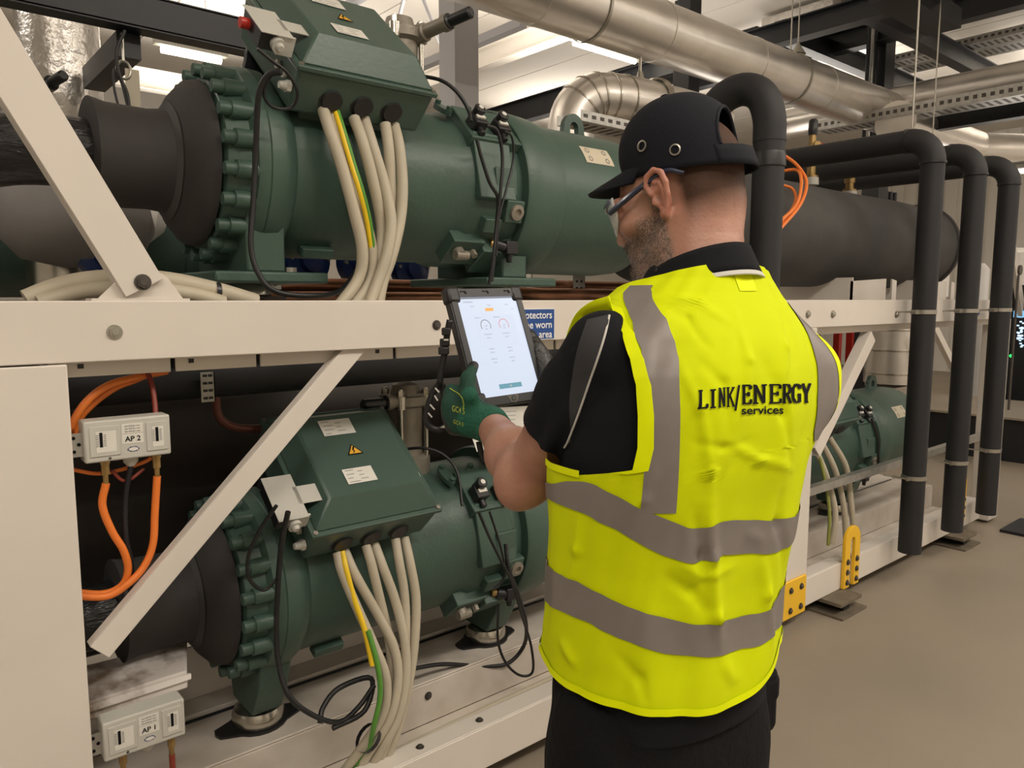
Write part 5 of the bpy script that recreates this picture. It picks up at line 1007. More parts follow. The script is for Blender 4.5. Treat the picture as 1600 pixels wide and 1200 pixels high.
# ------------------------------------------------------------------ print on the back
from mathutils.bvhtree import BVHTree
_vb = BVHTree.FromPolygons([tuple(v) for v in m.v], m.f)
def cast(px, py, off=.0016, bvh=None):
    r = unit(ray(px, py)); h_ = (bvh or _vb).ray_cast(Vector(CAM), Vector(r))
    if h_[0] is None: return None
    n_ = np.array(h_[1]); n_ = n_ if n_@r < 0 else -n_; return np.array(h_[0])+n_*off
GL = {'L': [((.3, 0), (.3, 1)), ((.08, 1), (.52, 1)), ((.08, 0), (.95, 0)), ((.92, 0), (.92, .22))], 'I': [((.5, 0), (.5, 1)), ((.12, 1), (.88, 1)), ((.12, 0), (.88, 0))],
      'N': [((.22, 0), (.22, 1)), ((.22, 1), (.80, 0)), ((.80, 0), (.80, 1)), ((.02, 0), (.42, 0)), ((.62, 1), (1, 1)), ((.05, 1), (.25, 1))],
      'K': [((.22, 0), (.22, 1)), ((.22, .42), (.85, 1)), ((.42, .58), (.88, 0)), ((.02, 0), (.42, 0)), ((.02, 1), (.42, 1)), ((.62, 1), (1, 1)), ((.70, 0), (1, 0))],
      'E': [((.22, 0), (.22, 1)), ((.02, 1), (.9, 1)), ((.02, 0), (.92, 0)), ((.22, .52), (.68, .52)), ((.88, 1), (.88, .78)), ((.92, 0), (.92, .24)), ((.68, .4), (.68, .64))],
      'R': [((.22, 0), (.22, 1)), ((.02, 1), (.6, 1)), ((.6, 1), (.82, .86)), ((.82, .86), (.82, .64)), ((.82, .64), (.6, .5)), ((.6, .5), (.22, .5)), ((.5, .5), (.85, 0)), ((.02, 0), (.42, 0)), ((.72, 0), (1, 0))],
      'G': [((.88, .74), (.88, .98)), ((.86, .84), (.62, 1)), ((.62, 1), (.38, 1)), ((.38, 1), (.12, .76)), ((.12, .76), (.12, .26)), ((.12, .26), (.38, 0)), ((.38, 0), (.65, 0)), ((.65, 0), (.86, .14)), ((.86, .0), (.86, .44)), ((.6, .44), (1, .44))],
      'Y': [((.5, 0), (.5, .48)), ((.5, .48), (.15, 1)), ((.5, .48), (.85, 1)), ((.0, 1), (.32, 1)), ((.68, 1), (1, 1)), ((.3, 0), (.7, 0))], '/': [((.1, -.25), (.75, 1.12))]}
mb = MB()
def glyph(ch, x0_, x1_, yb0, yb1, h0, th_=.17, bar=None):
    for (a, b_) in GL[ch]:
        a = np.array(a, float); b_ = np.array(b_, float); W_ = x1_-x0_; asp = W_/h0; d = (b_-a)*[W_, h0]; L = np.linalg.norm(d); t_ = d/L; n_ = np.array([-t_[1], t_[0]])
        wd = h0*th_*(.55 if abs(t_[0]) > .95 else .95); K = max(2, int(L/4)); G = []
        for i in range(K+1):
            row = []
            for s_ in (-.5, 0, .5):
                u = a+(b_-a)*(i/K); px = x0_+u[0]*W_+n_[0]*wd*s_; f_ = (px-1088)/(1267-1088); py = yb0+(yb1-yb0)*f_-(u[1]*h0+n_[1]*wd*s_)
                c = cast(px, py); row.append(c)
            G.append(row)
        if all(c is not None for r_ in G for c in r_): mb.grid(G)
B0, B1 = 637, 627
xs_ = {'L': (1089, 1105), 'I': (1107, 1119), 'N': (1121, 1133), 'K': (1134, 1147), '/': (1147, 1156)}
for ch, (a_, b_) in xs_.items(): glyph(ch, a_, b_, B0+1, B1, 27 if ch in 'LI' else 29, th_=(.12 if ch == '/' else .17 if ch in 'LI' else .11))
for ch, a_, b_ in (('E', 1158, 1173), ('N', 1174, 1197), ('E', 1200, 1220), ('R', 1221, 1236), ('G', 1236, 1250), ('Y', 1251, 1266)): glyph(ch, a_, b_, B0-5, B1+1, 28, th_=.17)
tv, tf = text_mb('services', 1.0, 'LEFT', .02)
tx = max(v[0] for v in tv); out = []
for v in tv:
    px = 1157+v[0]/tx*66; py = 647-v[1]*18-(v[0]/tx)*1.0; out.append(cast(px, py))
if all(o is not None for o in out): mb.add(out, tf)
obj('back_print', mb, INK, vest, None, label='black printed lettering across the back')
# size label stitched under the collar
G = [[cast(px+(py-420)*.35, py, .001) for px in np.linspace(1143, 1170, 5)] for py in np.linspace(418, 455, 6)]
if all(c is not None for r_ in G for c in r_): obj('sewn_patch', MB().grid(G), VESTB, vest, 180)

# ------------------------------------------------------------------ arms: joint positions
SL = ab(.130, 1.055, 1.512); EL = at(824, 742, b=1.21); WLs = at(768, 664, b=1.475)
SR = loc_(.175, .02, 1.52); ER = ab(.40, 1.50, 1.27); WR = at(884, 652, b=1.60)
# head frame
HH = math.radians(59); HP = math.radians(20)
hf = FWD*math.cos(HH)-RGT*math.sin(HH); hr = FWD*math.sin(HH)+RGT*math.cos(HH); hu = UP.copy()
hf2 = hf*math.cos(HP)-hu*math.sin(HP); hu2 = hu*math.cos(HP)+hf*math.sin(HP); HM = np.stack([hr, hf2, hu2], 1)
HC = at(1075, 283, b=1.215)
for _ in range(8):                                   # seat the head so that the near ear sits where it should
    pe = proj(HC+HM@np.array([-.083, -.004, -.018])); e_d = np.array([1033, 304])-pe; HC = HC+(RGT*e_d[0]-CV*e_d[1])/FPX*1.15
def H(x, y, z): return HC+HM@np.array([x, y, z])
def rx(a): c, s_ = math.cos(a), math.sin(a); return np.array([[1, 0, 0], [0, c, -s_], [0, s_, c]])
B = Field(np.minimum.reduce([SL, EL, WLs, SR, ER, WR, HC])-[.17, .17, .34], np.maximum.reduce([SL, EL, WLs, SR, ER, WR, HC])+[.17, .17, .17], .0028)
# torso core
def tors(X, Y, Z):
    a, b, wx, wy = secs(Z.ravel()); dx = X-(CAM[0]+RGT[0]*a+FWD[0]*b)[None, None, :]; dy = Y-(CAM[1]+RGT[1]*a+FWD[1]*b)[None, None, :]
    u = dx*RM[0]+dy*RM[1]; v = dx*FM[0]+dy*FM[1]; wx = (wx-.02)[None, None, :]; wy = (wy-.02)[None, None, :]
    d = (np.sqrt((u/wx)**2+(v/wy)**2)-1)*np.minimum(wx, wy); return np.maximum(d, 0.98-Z)
tc = ab(.262, 1.15, 1.3)
B.func(tc-[.3, .3, .34], tc+[.3, .3, .37], tors, 0)
# neck
B.cap(H(0, -.042, -.04), ab(.281, 1.150, 1.60), .054, .063, .03); B.cap(H(0, -.02, -.07), ab(.272, 1.18, 1.60), .052, .060, .03)
for s_ in (-1, 1): B.cap(H(s_*.045, -.045, -.03), ab(.280, 1.15, 1.60)+RM*s_*.03, .028, .030, .02)
# head
B.ell(H(0, -.018, .020), (.0715, .096, .088), HM, .01); B.ell(H(0, .031, -.035), (.061, .061, .085), HM, .02); B.ell(H(0, -.056, -.02), (.062, .044, .065), HM, .02)
for s_ in (-1, 1):
    B.chain([H(s_*.062, -.005, -.055), H(s_*.057, .020, -.088), H(s_*.035, .062, -.112), H(0, .080, -.118)], [.016, .017, .018, .020], .022)
    B.ell(H(s_*.045, .062, -.035), (.022, .024, .018), HM, .018)
    B.cap(H(s_*.015, .088, .008), H(s_*.048, .076, .006), .010, .009, .012)
    B.ell(H(s_*.032, .084, -.010), (.013, .010, .009), HM, .004, 's'); B.ell(H(s_*.032, .078, -.010), (.012, .012, .012), HM, .003)
    B.cap(H(s_*.021, .090, -.0025), H(s_*.045, .080, -.004), .004, .003, .004); B.cap(H(s_*.021, .089, -.018), H(s_*.045, .079, -.017), .003, .003, .004)
    B.ell(H(s_*.011, .093, -.046), (.008, .010, .007), HM, .006); B.cap(H(0, .090, -.073), H(s_*.022, .081, -.076), .0055, .003, .004); B.cap(H(0, .089, -.083), H(s_*.02, .080, -.082), .006, .003, .004)
B.cap(H(0, .086, .004), H(0, .103, -.038), .008, .0100, .010); B.ell(H(0, .103, -.042), (.010, .010, .009), HM, .006); B.ell(H(0, .082, -.113), (.024, .020, .018), HM, .015); B.ell(H(0, .070, -.075), (.038, .028, .030), HM, .02)
# ears
for s_ in (-1, 1):
    e0 = np.array([s_*.078, -.004, -.018]); EM = HM@np.array([[1, s_*-.28, 0], [s_*.28, 1, 0], [0, 0, 1.0]])
    EM = EM/np.linalg.norm(EM, axis=0)
    def EP(y, z, x=0): return HC+HM@e0+EM@np.array([s_*x, y, z])
    B.ell(EP(.000, .002, .002), (.006, .016, .030), EM, .006)
    hx = [(.013, .006), (.017, .020), (.010, .033), (-.004, .037), (-.015, .029), (-.018, .012), (-.015, -.006), (-.008, -.020), (0, -.029)]
    B.chain([EP(-y if False else y, z, .009) for y, z in [(q_[0], q_[1]) for q_ in hx]], [.004, .0042, .0045, .0048, .0048, .0045, .0042, .004, .0055], .002)
    B.ell(EP(.003, -.030, .006), (.0055, .008, .009), EM, .004)
    B.chain([EP(.004, .022, .007), EP(-.006, .018, .008), EP(-.009, .004, .008), EP(-.004, -.012, .007), EP(.006, -.018, .007)], [.003, .0034, .0034, .0032, .003], .002)
    B.ell(EP(.004, -.003, .011), (.009, .0075, .011), EM, .003, 's'); B.ell(EP(.013, -.006, .006), (.004, .004, .007), EM, .003)
    B.ell(EP(-.006, .026, .012), (.005, .004, .007), EM, .002, 's')
# arms
def arm(S, E, W, hand, sg):
    d = unit(E-S); B.cap(S, S+(E-S)*.5, .050, .047, .02); B.cap(S+(E-S)*.35, E, .047, .042, .03)
    f_ = unit(W-E); B.cap(E, E, .043, .043, .02); B.cap(E+f_*.01, E+(W-E)*.35, .044, .044, .03); B.cap(E+(W-E)*.35, W, .044, .030, .03); B.cap(W, hand, .030, .020, .02)
TAB_M = np.array([[0.999, -0.015, -0.031], [0.024, 0.935, 0.353], [0.023, -0.354, 0.935]])
TC = CAM+(np.array([0.914, -0.672, 1.43+.06])-CAM)*1.10
def T(x, z, n=0): return TC+TAB_M[:, 0]*x+TAB_M[:, 2]*z-TAB_M[:, 1]*n
CW, CH, CT = .0985, .128, .011          # case half width, half height, half thickness (front face at n = CT)
arm(SL, EL, WLs, at(750, 645, b=1.50), -1); arm(SR, ER, WR, at(866, 610, b=1.62), 1)
# elbow point
B.ell(at(806, 765, b=1.20), (.026, .026, .03), None, .03)
def headloc(V): return (V-HC)@HM
def skinattr(V):
    q = headloc(V); x, y, z = np.abs(q[:, 0]), q[:, 1], q[:, 2]; inside = (np.abs(q) < .19).all(1)
    beard = np.clip((-.030-z+.10*np.clip(y-.0, 0, .1)*0)/.012, 0, 1)*np.clip((y-.010-.25*np.clip(-.085-z, 0, 1))/.010, 0, 1)
    side = np.clip((y+.002)/.010, 0, 1)*np.clip((.026-y)/.012, 0, 1)*np.clip((.03-z)/.01, 0, 1)
    cheek = np.clip((y-.045)/.02, 0, 1)*np.clip((z+.058)/.012, 0, 1); beard = np.clip(np.maximum(beard*(1-cheek), side), 0, 1)
    beard *= np.clip((z+.142)/.02, 0, 1)
    lips = ((y > .085) & (z > -.090) & (z < -.068) & (x < .022)); beard[lips] *= .2
    ear = (x > .0800) & (y > -.032) & (y < .016) & (z > -.052) & (z < .03); beard[ear] = 0
    hair = np.clip((z-(-.082+.0*y))/.045, 0, 1)*np.clip((-.022-y)/.014, 0, 1); hair = np.maximum(hair, np.clip((z-.024)/.008, 0, 1)*(y < .065)); hair[ear] = 0
    o = np.zeros((len(V), 4)); o[:, 0] = beard*inside; o[:, 1] = hair*inside; o[:, 2] = np.where(ear & inside, 1, 0); o[:, 3] = 1; return o
SKIN = mat('skin', (.50, .26, .18), 0.5, bump=.12, bscale=220)
nt = SKIN.node_tree; bs = nt.nodes['Principled BSDF']; bs.inputs['Subsurface Weight'].default_value = .12; bs.inputs['Subsurface Radius'].default_value = (.02, .008, .004); bs.inputs['Subsurface Scale'].default_value = .3
at_ = nt.nodes.new('ShaderNodeAttribute'); at_.attribute_name = 'mask'; sp_ = nt.nodes.new('ShaderNodeSeparateColor'); nt.links.new(at_.outputs['Color'], sp_.inputs[0])
tcn = nt.nodes.new('ShaderNodeTexCoord'); n1 = nt.nodes.new('ShaderNodeTexNoise'); n1.inputs['Scale'].default_value = 18; nt.links.new(tcn.outputs['Object'], n1.inputs[0])
r1 = nt.nodes.new('ShaderNodeValToRGB'); r1.color_ramp.elements[0].color = (.37, .175, .12, 1); r1.color_ramp.elements[1].color = (.46, .25, .18, 1); r1.color_ramp.elements[0].position = .35; r1.color_ramp.elements[1].position = .65; nt.links.new(n1.outputs[0], r1.inputs[0])
n2 = nt.nodes.new('ShaderNodeTexNoise'); n2.inputs['Scale'].default_value = 420; n2.inputs['Detail'].default_value = 3; nt.links.new(tcn.outputs['Object'], n2.inputs[0])
r2 = nt.nodes.new('ShaderNodeValToRGB'); r2.color_ramp.elements[0].position = .4; r2.color_ramp.elements[1].position = .62; r2.color_ramp.elements[0].color = (.075, .05, .038, 1); r2.color_ramp.elements[1].color = (.36, .27, .22, 1); nt.links.new(n2.outputs[0], r2.inputs[0])
def mixc(a, b, f_, k=1.0):
    mx = nt.nodes.new('ShaderNodeMix'); mx.data_type = 'RGBA'; ml = nt.nodes.new('ShaderNodeMath'); ml.operation = 'MULTIPLY'; ml.inputs[1].default_value = k; nt.links.new(f_, ml.inputs[0]); nt.links.new(ml.outputs[0], mx.inputs['Factor'])
    nt.links.new(a, mx.inputs['A'])
    if isinstance(b, tuple): mx.inputs['B'].default_value = b
    else: nt.links.new(b, mx.inputs['B'])
    return mx.outputs['Result']
c_ = mixc(r1.outputs[0], r2.outputs[0], sp_.outputs['Red'], .75); c_ = mixc(c_, (.045, .028, .020, 1), sp_.outputs['Green'], .93); c_ = mixc(c_, (.48, .18, .13, 1), sp_.outputs['Blue'], .55); nt.links.new(c_, bs.inputs['Base Color'])
mm = nt.nodes.new('ShaderNodeMapRange'); mm.inputs['To Min'].default_value = .5; mm.inputs['To Max'].default_value = .04; nt.links.new(sp_.outputs['Green'], mm.inputs['Value']); nt.links.new(mm.outputs['Result'], bs.inputs['Specular IOR Level'])
m3 = nt.nodes.new('ShaderNodeMapRange'); m3.inputs['To Min'].default_value = .12; m3.inputs['To Max'].default_value = 0.0; nt.links.new(sp_.outputs['Green'], m3.inputs['Value']); nt.links.new(m3.outputs['Result'], bs.inputs['Subsurface Weight'])
body, BV, BQ = fobj('body', B, SKIN, person, 1, skinattr)
# stubble strands
def strands(name, sel, n, L, colr, down):
    rnd = np.random.default_rng(3); A = skinattr(BV)[:, sel]; ids = np.where((A > .45) & (headloc(BV)[:, 2] > -.122))[0]; ids = rnd.choice(ids, n)
    nr = np.zeros_like(BV); a = BV[BQ[:, 0]]; c = np.cross(BV[BQ[:, 2]]-a, BV[BQ[:, 3]]-BV[BQ[:, 1]]); 
    for k in range(4): np.add.at(nr, BQ[:, k], c)
    nr /= np.linalg.norm(nr, axis=1)[:, None]+1e-12; vs, fs = [], []
    for i in ids:
        p = BV[i]+rnd.normal(0, .0016, 3); d = unit(nr[i]*.65+HM@np.array(down)+rnd.normal(0, .35, 3)); l_ = L*rnd.uniform(.6, 1.3); s_ = unit(np.cross(d, nr[i]+.01)); o = len(vs); w_ = .00016 if sel else .00022
        vs += [p-nr[i]*.001+s_*w_, p-nr[i]*.001-s_*w_, p+nr[i]*w_, p+d*l_]; fs += [(o, o+1, o+3), (o+1, o+2, o+3), (o+2, o, o+3)]
    mb = MB(); mb.v = [tuple(v) for v in vs]; mb.f = fs; mb.m = [0]*len(fs); return obj(name, mb, colr, person, None, kind='stuff')
strands('beard', 0, 4200, .0055, mat('grizzled_beard', (.30, .24, .20), .6, col2=(.05, .035, .028), vscale=300), (0, .1, -.9))

# ------------------------------------------------------------------ polo shirt
S_ = Field(np.minimum(SL, SR)-[.22, .25, .62], np.maximum(SL, SR)+[.22, .30, .16], .0035)
def tors2(X, Y, Z):
    a, b, wx, wy = secs(Z.ravel()); dx = X-(CAM[0]+RGT[0]*a+FWD[0]*b)[None, None, :]; dy = Y-(CAM[1]+RGT[1]*a+FWD[1]*b)[None, None, :]
    u = dx*RM[0]+dy*RM[1]; v = dx*FM[0]+dy*FM[1]; wx = (wx-.008)[None, None, :]; wy = (wy-.008)[None, None, :]
    d = ((np.abs(u)/wx)**2.35+(np.abs(v)/wy)**2.35); d = (d**(1/2.35)-1)*np.minimum(wx, wy); return np.maximum(np.maximum(d, 0.95-Z), Z-1.645)
HEML = SL+(EL-SL)*.60
S_.cap(SL+[0, 0, -.004], SL+(EL-SL)*.35, .057, .056, .03); S_.cap(SL+(EL-SL)*.3, SL+(EL-SL)*.66, .055, .0545, .02)
S_.cap(SR+RM*.0, SR+(ER-SR)*.55, .060, .064, .03)
for i, (px, py, b_, r_) in enumerate(((915, 610, 1.035, .006), (890, 640, 1.05, .006))):
    q = at(px, py, b=b_); S_.cap(q, q+(EL-SL)*.3, r_, r_, .02)
dL = unit(EL-SL); n_h = unit(dL+UP*-.15)
def cutL(X, Y, Z): 
    d = -((X-HEML[0])*n_h[0]+(Y-HEML[1])*n_h[1]+(Z-HEML[2])*n_h[2]); w_ = .09-np.sqrt((X-HEML[0])**2+(Y-HEML[1])**2+(Z-HEML[2])**2)*0; return np.where(d < 0, d, d)
S_.func(HEML-.12, HEML+.12, lambda X, Y, Z: -((X-HEML[0])*n_h[0]+(Y-HEML[1])*n_h[1]+(Z-HEML[2])*n_h[2]), .002, 's')
dR = unit(ER-SR); HR_ = SR+(ER-SR)*.58; S_.func(HR_-.11, HR_+.11, lambda X, Y, Z: -((X-HR_[0])*dR[0]+(Y-HR_[1])*dR[1]+(Z-HR_[2])*dR[2]), .002, 's')
S_.func(tc-[.3, .3, .36], tc+[.3, .3, .37], tors2, .018)
polo, PV, PQ = fobj('polo_shirt', S_, POLO, person, 2)
_pb = BVHTree.FromPolygons([tuple(v) for v in PV], [tuple(q) for q in PQ])
def strip_px(L_, R_, n, k, off, bvh):
    L_ = np.array(catmull([np.array([*p, 0.]) for p in L_], 8))[:, :2]; R_ = np.array(catmull([np.array([*p, 0.]) for p in R_], 8))[:, :2]; G = []
    for i in range(n+1):
        t = i/n; a = np.array([np.interp(t, np.linspace(0, 1, len(L_)), L_[:, j]) for j in (0, 1)]); b_ = np.array([np.interp(t, np.linspace(0, 1, len(R_)), R_[:, j]) for j in (0, 1)])
        row = [cast(*(a+(b_-a)*s_), off, bvh) for s_ in np.linspace(0, 1, k+1)]
        if any(c is None for c in row): continue
        if G and max(np.linalg.norm(row[q]-G[-1][q]) for q in range(k+1)) > .03: continue
        G.append(row)
    return G
G = strip_px([(918, 500), (903, 545), (893, 600), (890, 640), (893, 690)], [(953, 492), (942, 540), (925, 590), (908, 640), (884, 697)], 40, 8, .0012, _pb)
if len(G) > 3: obj('sleeve_panel', MB().grid(G), POLOG, polo, 180, label='charcoal sleeve panel')
pp = [cast(*p, .0015, _pb) for p in ((952, 494), (945, 525), (934, 560), (922, 595), (910, 630), (899, 660), (888, 690), (883, 699))]; pp = [p for p in pp if p is not None]
if len(pp) > 3: obj('piping', MB().tube(pp, .0016, 6, 4), PIPING, polo, True, label='pale piping line on the sleeve')
# collar
NB = ab(.284, 1.160, 1.617)
def ring(c, rx_, ry_, tilt, flare, n=48):
    return [c+RM*(rx_*math.cos(g))+FM*(ry_*math.sin(g))+UP*(-tilt*(math.sin(g)+1)/2) for g in np.linspace(0, 2*PI, n, endpoint=False)]
def colr(h0, h1, r0, r1, mat_, nm, par, off=0):
    G = []
    for t in np.linspace(0, 1, 6): G.append(ring(NB+UP*(h0+(h1-h0)*t), (r0+(r1-r0)*t)+off, (r0+(r1-r0)*t)*1.02+off, .055, 0))
    mb = MB(); mb.grid(G, closeu=True); o = obj(nm, mb, mat_, par, 180); md = o.modifiers.new('s', 'SOLIDIFY'); md.thickness = .003; return o
co = colr(.045, .005, .074, .092, POLO, 'collar', polo); colr(.005, -.001, .0925, .0955, PIPING, 'collar_trim', polo)
# front edge of the vest's armhole showing beyond the sleeve
fp = [at(952, 462, b=1.06), at(922, 472, b=1.09), at(900, 490, b=1.13), at(888, 515, b=1.16), at(880, 545, b=1.18), at(876, 580, b=1.19), at(874, 640, b=1.19)]
fc = catmull(fp, 6); G = []
for i, p in enumerate(fc):
    d = unit(fc[min(i+1, len(fc)-1)]-fc[max(i-1, 0)]); sd = unit(np.cross(d, FWD)); sd = sd if sd@RGT > 0 else -sd; G.append([p, p+sd*.010+FWD*.004, p+sd*.022+FWD*.012, p+sd*.06+FWD*.03])
mb = MB(); mb.grid(G); o = obj('armhole_binding', mb, VESTB, vest, 180); o.modifiers.new('s', 'SOLIDIFY').thickness = .002
# ------------------------------------------------------------------ trousers, boots
hipc = loc_(0, 0, .93, .240, 1.155)
Tr = Field(hipc-[.32, .32, .86], hipc+[.32, .32, .12], .006)
def hipf(X, Y, Z):
    dx, dy = X-hipc[0], Y-hipc[1]; u = dx*RM[0]+dy*RM[1]; v = dx*FM[0]+dy*FM[1]; z = Z
    wx = np.interp(Z.ravel(), [.80, .90, 1.0], [.183, .186, .186])[None, None, :]; wy = np.interp(Z.ravel(), [.80, .90, 1.0], [.135, .13, .125])[None, None, :]
    d = (((np.abs(u)/wx)**2.5+(np.abs(v)/wy)**2.5)**.4-1)*wy; return np.maximum(np.maximum(d, .80-z), z-1.0)
Tr.func(hipc-[.3, .3, .2], hipc+[.3, .3, .1], hipf, 0)
for s_ in (-1, 1):
    hp = loc_(s_*.090, 0, .86, .240, 1.155); kn = loc_(s_*.11, .02, .50, .240, 1.155); an = loc_(s_*.12, -.01, .10, .240, 1.155)
    Tr.cap(hp, kn, .104, .078, .04); Tr.cap(kn, an, .076, .066, .02)
for x, y in ((-.175, -.02), (.180, .0)): q = loc_(x, y, .92, .240, 1.155); Tr.ell(q-UP*.03, (.040 if x < 0 else .028, .07, .14), np.stack([RM, FM, UP], 1), .015)
trousers, TV, TQ = fobj('trousers', Tr, TROUS, person, 2)
q = loc_(.150, -.05, .925, .240, 1.155); M3 = np.stack([RM, FM, UP], 1); mb = MB(); mb.obox(q, .06, .09, .11, M3); mb.obox(q+UP*.02+RM*.002, .062, .094, .05, M3); obj('holster_pocket', mb, TROUS, trousers, bevel=.012)
qq = q+RM*.03-UP*.05; mb = MB(); mb.tube([qq, qq+RM*.02-UP*.006, qq+RM*.035+UP*.002], .005, 8, 4); obj('hook', mb, RUBBER, trousers)
for s_ in (-1, 1):
    an = loc_(s_*.12, -.01, .0, .240, 1.155); F_ = Field(an-[.22, .22, .01], an+[.22, .22, .20], .005); F_.cap(an+UP*.05-FM*.03, an+UP*.04+FM*.15, .05, .045, .02); F_.cap(an+UP*.05, an+UP*.15, .055, .055, .03); F_.func(an-.22, an+.22, lambda X, Y, Z: (Z+0*X+0*Y)-.003, .002, 's'); fobj('boot', F_, PLASTIC, person, 1)

# ------------------------------------------------------------------ cap
def dome(al, el, rx_=.0785, ry_=.0960, rz_=.095, off=0):
    # al: angle round (0 = front), el: 0 rim .. pi/2 crown
    ce, se = math.cos(el), math.sin(el); fx = 1+.04*math.cos(al)*se
    return H((rx_+off)*math.sin(al)*ce**.88, -.032+(ry_+off)*math.cos(al)*ce**.88, .042+.020*(1+math.cos(al))/2*(1-se)-.034*(1-math.cos(al))/2*(1-se)+(rz_+off)*se*(1.0+.03*math.cos(al)))
def rimz(al): return -.02+.012*math.cos(al)
G = []; NA, NE = 144, 44; mb = MB(); idm = {}
def dp(i, j, off=0): 
    al = 2*PI*i/NA; v = j/NE; el = v*PI/2
    if v <= 0: pass
    p = dome(al, el, off=off)
    return p
vs = []; fs = []
ROWS = [-3, -2, -1]+list(range(NE))
def capv(i, r):
    al = 2*PI*i/NA
    if r < 0: p = dome(al, 0); return p-hu2*(.0085*(-r))*(1.0)*(1.0 if True else 0)
    return dome(al, r/NE*PI/2)
for r in ROWS:
    for i in range(NA): vs.append(capv(i, r))
vs.append(dome(0, PI/2))
def hole(i, r):
    al = (i+.5)/NA*360; d = abs(((al-180)+180) % 360-180); h_ = r+.5
    return d < 45*math.sqrt(max(0, 1-((h_-1.0)/17.0)**2)) and 1 <= r < 18
nr_ = len(ROWS)
for k in range(nr_-1):
    for i in range(NA):
        if hole(i, ROWS[k]): continue
        fs.append((k*NA+i, k*NA+(i+1) % NA, (k+1)*NA+(i+1) % NA, (k+1)*NA+i))
for i in range(NA): fs.append(((nr_-1)*NA+i, (nr_-1)*NA+(i+1) % NA, len(vs)-1))
mb.add(vs, fs); cap_ = obj('cap', mb, CAPM, person, 180, label='black baseball style cap with two eyelets'); md = cap_.modifiers.new('s', 'SOLIDIFY'); md.thickness = .003; md.offset = 1
# rim of the opening, strap
mb = MB(); pts = []
for g in np.linspace(0, PI, 26): pts.append(dome(PI+math.radians(45)*math.cos(g), (1+17*math.sin(g))/NE*PI/2, off=.002))
mb.tube(pts, .003, 8, 2); obj('opening_hem', mb, CAPM, cap_)
G = [[dome(PI+math.radians(g), 0, off=.0035)+hu2*z for g in np.linspace(-52, 52, 26)] for z in (-.026, -.016, -.006, .004)]
mb = MB(); mb.grid(G); o = obj('strap', mb, CAPM, cap_, 180); o.modifiers.new('s', 'SOLIDIFY').thickness = .003
G = [[dome(PI-math.radians(g), 0, off=.0065)+hu2*z for g in np.linspace(-44, -22, 8)][::1] for z in (-.024, -.014, -.004)]
# eyelets, seams
for px, py in ((1006, 228), (1056, 235)):
    pass
_cb = BVHTree.FromPolygons([tuple(v) for v in vs], fs)
for px, py in ((1006, 229), (1056, 235)):
    r = unit(ray(px, py)); h_ = _cb.ray_cast(Vector(CAM), Vector(r))
    if h_[0] is not None:
        p = np.array(h_[0]); n_ = np.array(h_[1]); n_ = n_ if n_@r < 0 else -n_
        mb = MB(); mb.lathe(p+n_*.003, n_, [(0, .0078), (.0025, .0085), (.003, .0065), (.001, .0058), (0, .0078)], 24, cap=False); mb.cyl(p+n_*.0005, p+n_*.0012, .0058, n=20, mi=1); obj('eyelet', mb, [ZINC, INK], cap_)
mb = MB(); mb.lathe(dome(0, PI/2, off=.003), hu2, [(0, .007), (.002, .006), (.003, .003), (.0032, .0005)], 16); obj('top_button', mb, CAPM, cap_)
for al in (50, 130, 230, 310):
    pts = [dome(math.radians(al), e_, off=.0022) for e_ in np.linspace(0, PI/2, 16)]; mb = MB(); mb.tube(pts, .0008, 5, 1)
    if al not in (130, 230): obj('seam', mb, CAPM, cap_)
# brim
G = []
for t in np.linspace(0, 1, 12):
    row = []
    for g in np.linspace(-62, 62, 30):
        a_ = math.radians(g); base = dome(a_, 0, off=.001)-hu2*.006; reach = .070*math.cos(a_*1.25)**.7 if abs(g) < 71 else 0
        row.append(base+hf2*reach*t-hu2*(.000*t+.022*math.sin(a_)**2*t**.8+.004*t*t))
    G.append(row)
mb = MB(); mb.grid(G); br = obj('brim', mb, CAPM, cap_, 180); br.modifiers.new('s', 'SOLIDIFY').thickness = .004
# ------------------------------------------------------------------ glasses
gl = thing; GLF = mat('navy_spectacle_frame', (.015, .025, .06), .25, coat=.5)
GLASS = mat('clear_lens', (.9, .93, .95), .04, trans=.0, alpha=.34, spec=1.0)
mb = MB()
for s_ in (-1, 1):
    mb.tube([H(s_*.080, -.045, -.002), H(s_*.082, -.02, .012), H(s_*.081, .02, .006), H(s_*.078, .055, -.002), H(s_*.070, .085, -.008)], [.003, .004, .0045, .005, .0045], 8, 5)
mb.tube([H(s_, .110-6.3*s_*s_, .010) for s_ in np.linspace(-.066, .066, 9)], .0035, 8, 3)
gf = obj('safety_glasses', mb, GLF, person, label='wraparound safety glasses with navy arms')
for s_ in (-1, 1):
    G = []
    for v in np.linspace(0, 1, 8):
        row = []
        for u in np.linspace(0, 1, 14):
            x = .006+(.072-.006)*u; y = .108-1.55*x*x*4.2; hh = .050*math.sin(PI*(.12+.8*u))**.5; row.append(H(s_*x, y-.1*(v-.5)**2*.05, .012-hh*v))
        G.append(row)
    mb = MB(); mb.grid(G); o = obj('lens', mb, GLASS, gf, 180); o.modifiers.new('s', 'SOLIDIFY').thickness = .0015
    mb = MB(); mb.tube([np.array(c) for c in G[-1]], .0012, 6, 1); mb.tube([np.array(r_[-1]) for r_ in G], .0016, 6, 1); obj('lens_rim', mb, GLASS, gf)

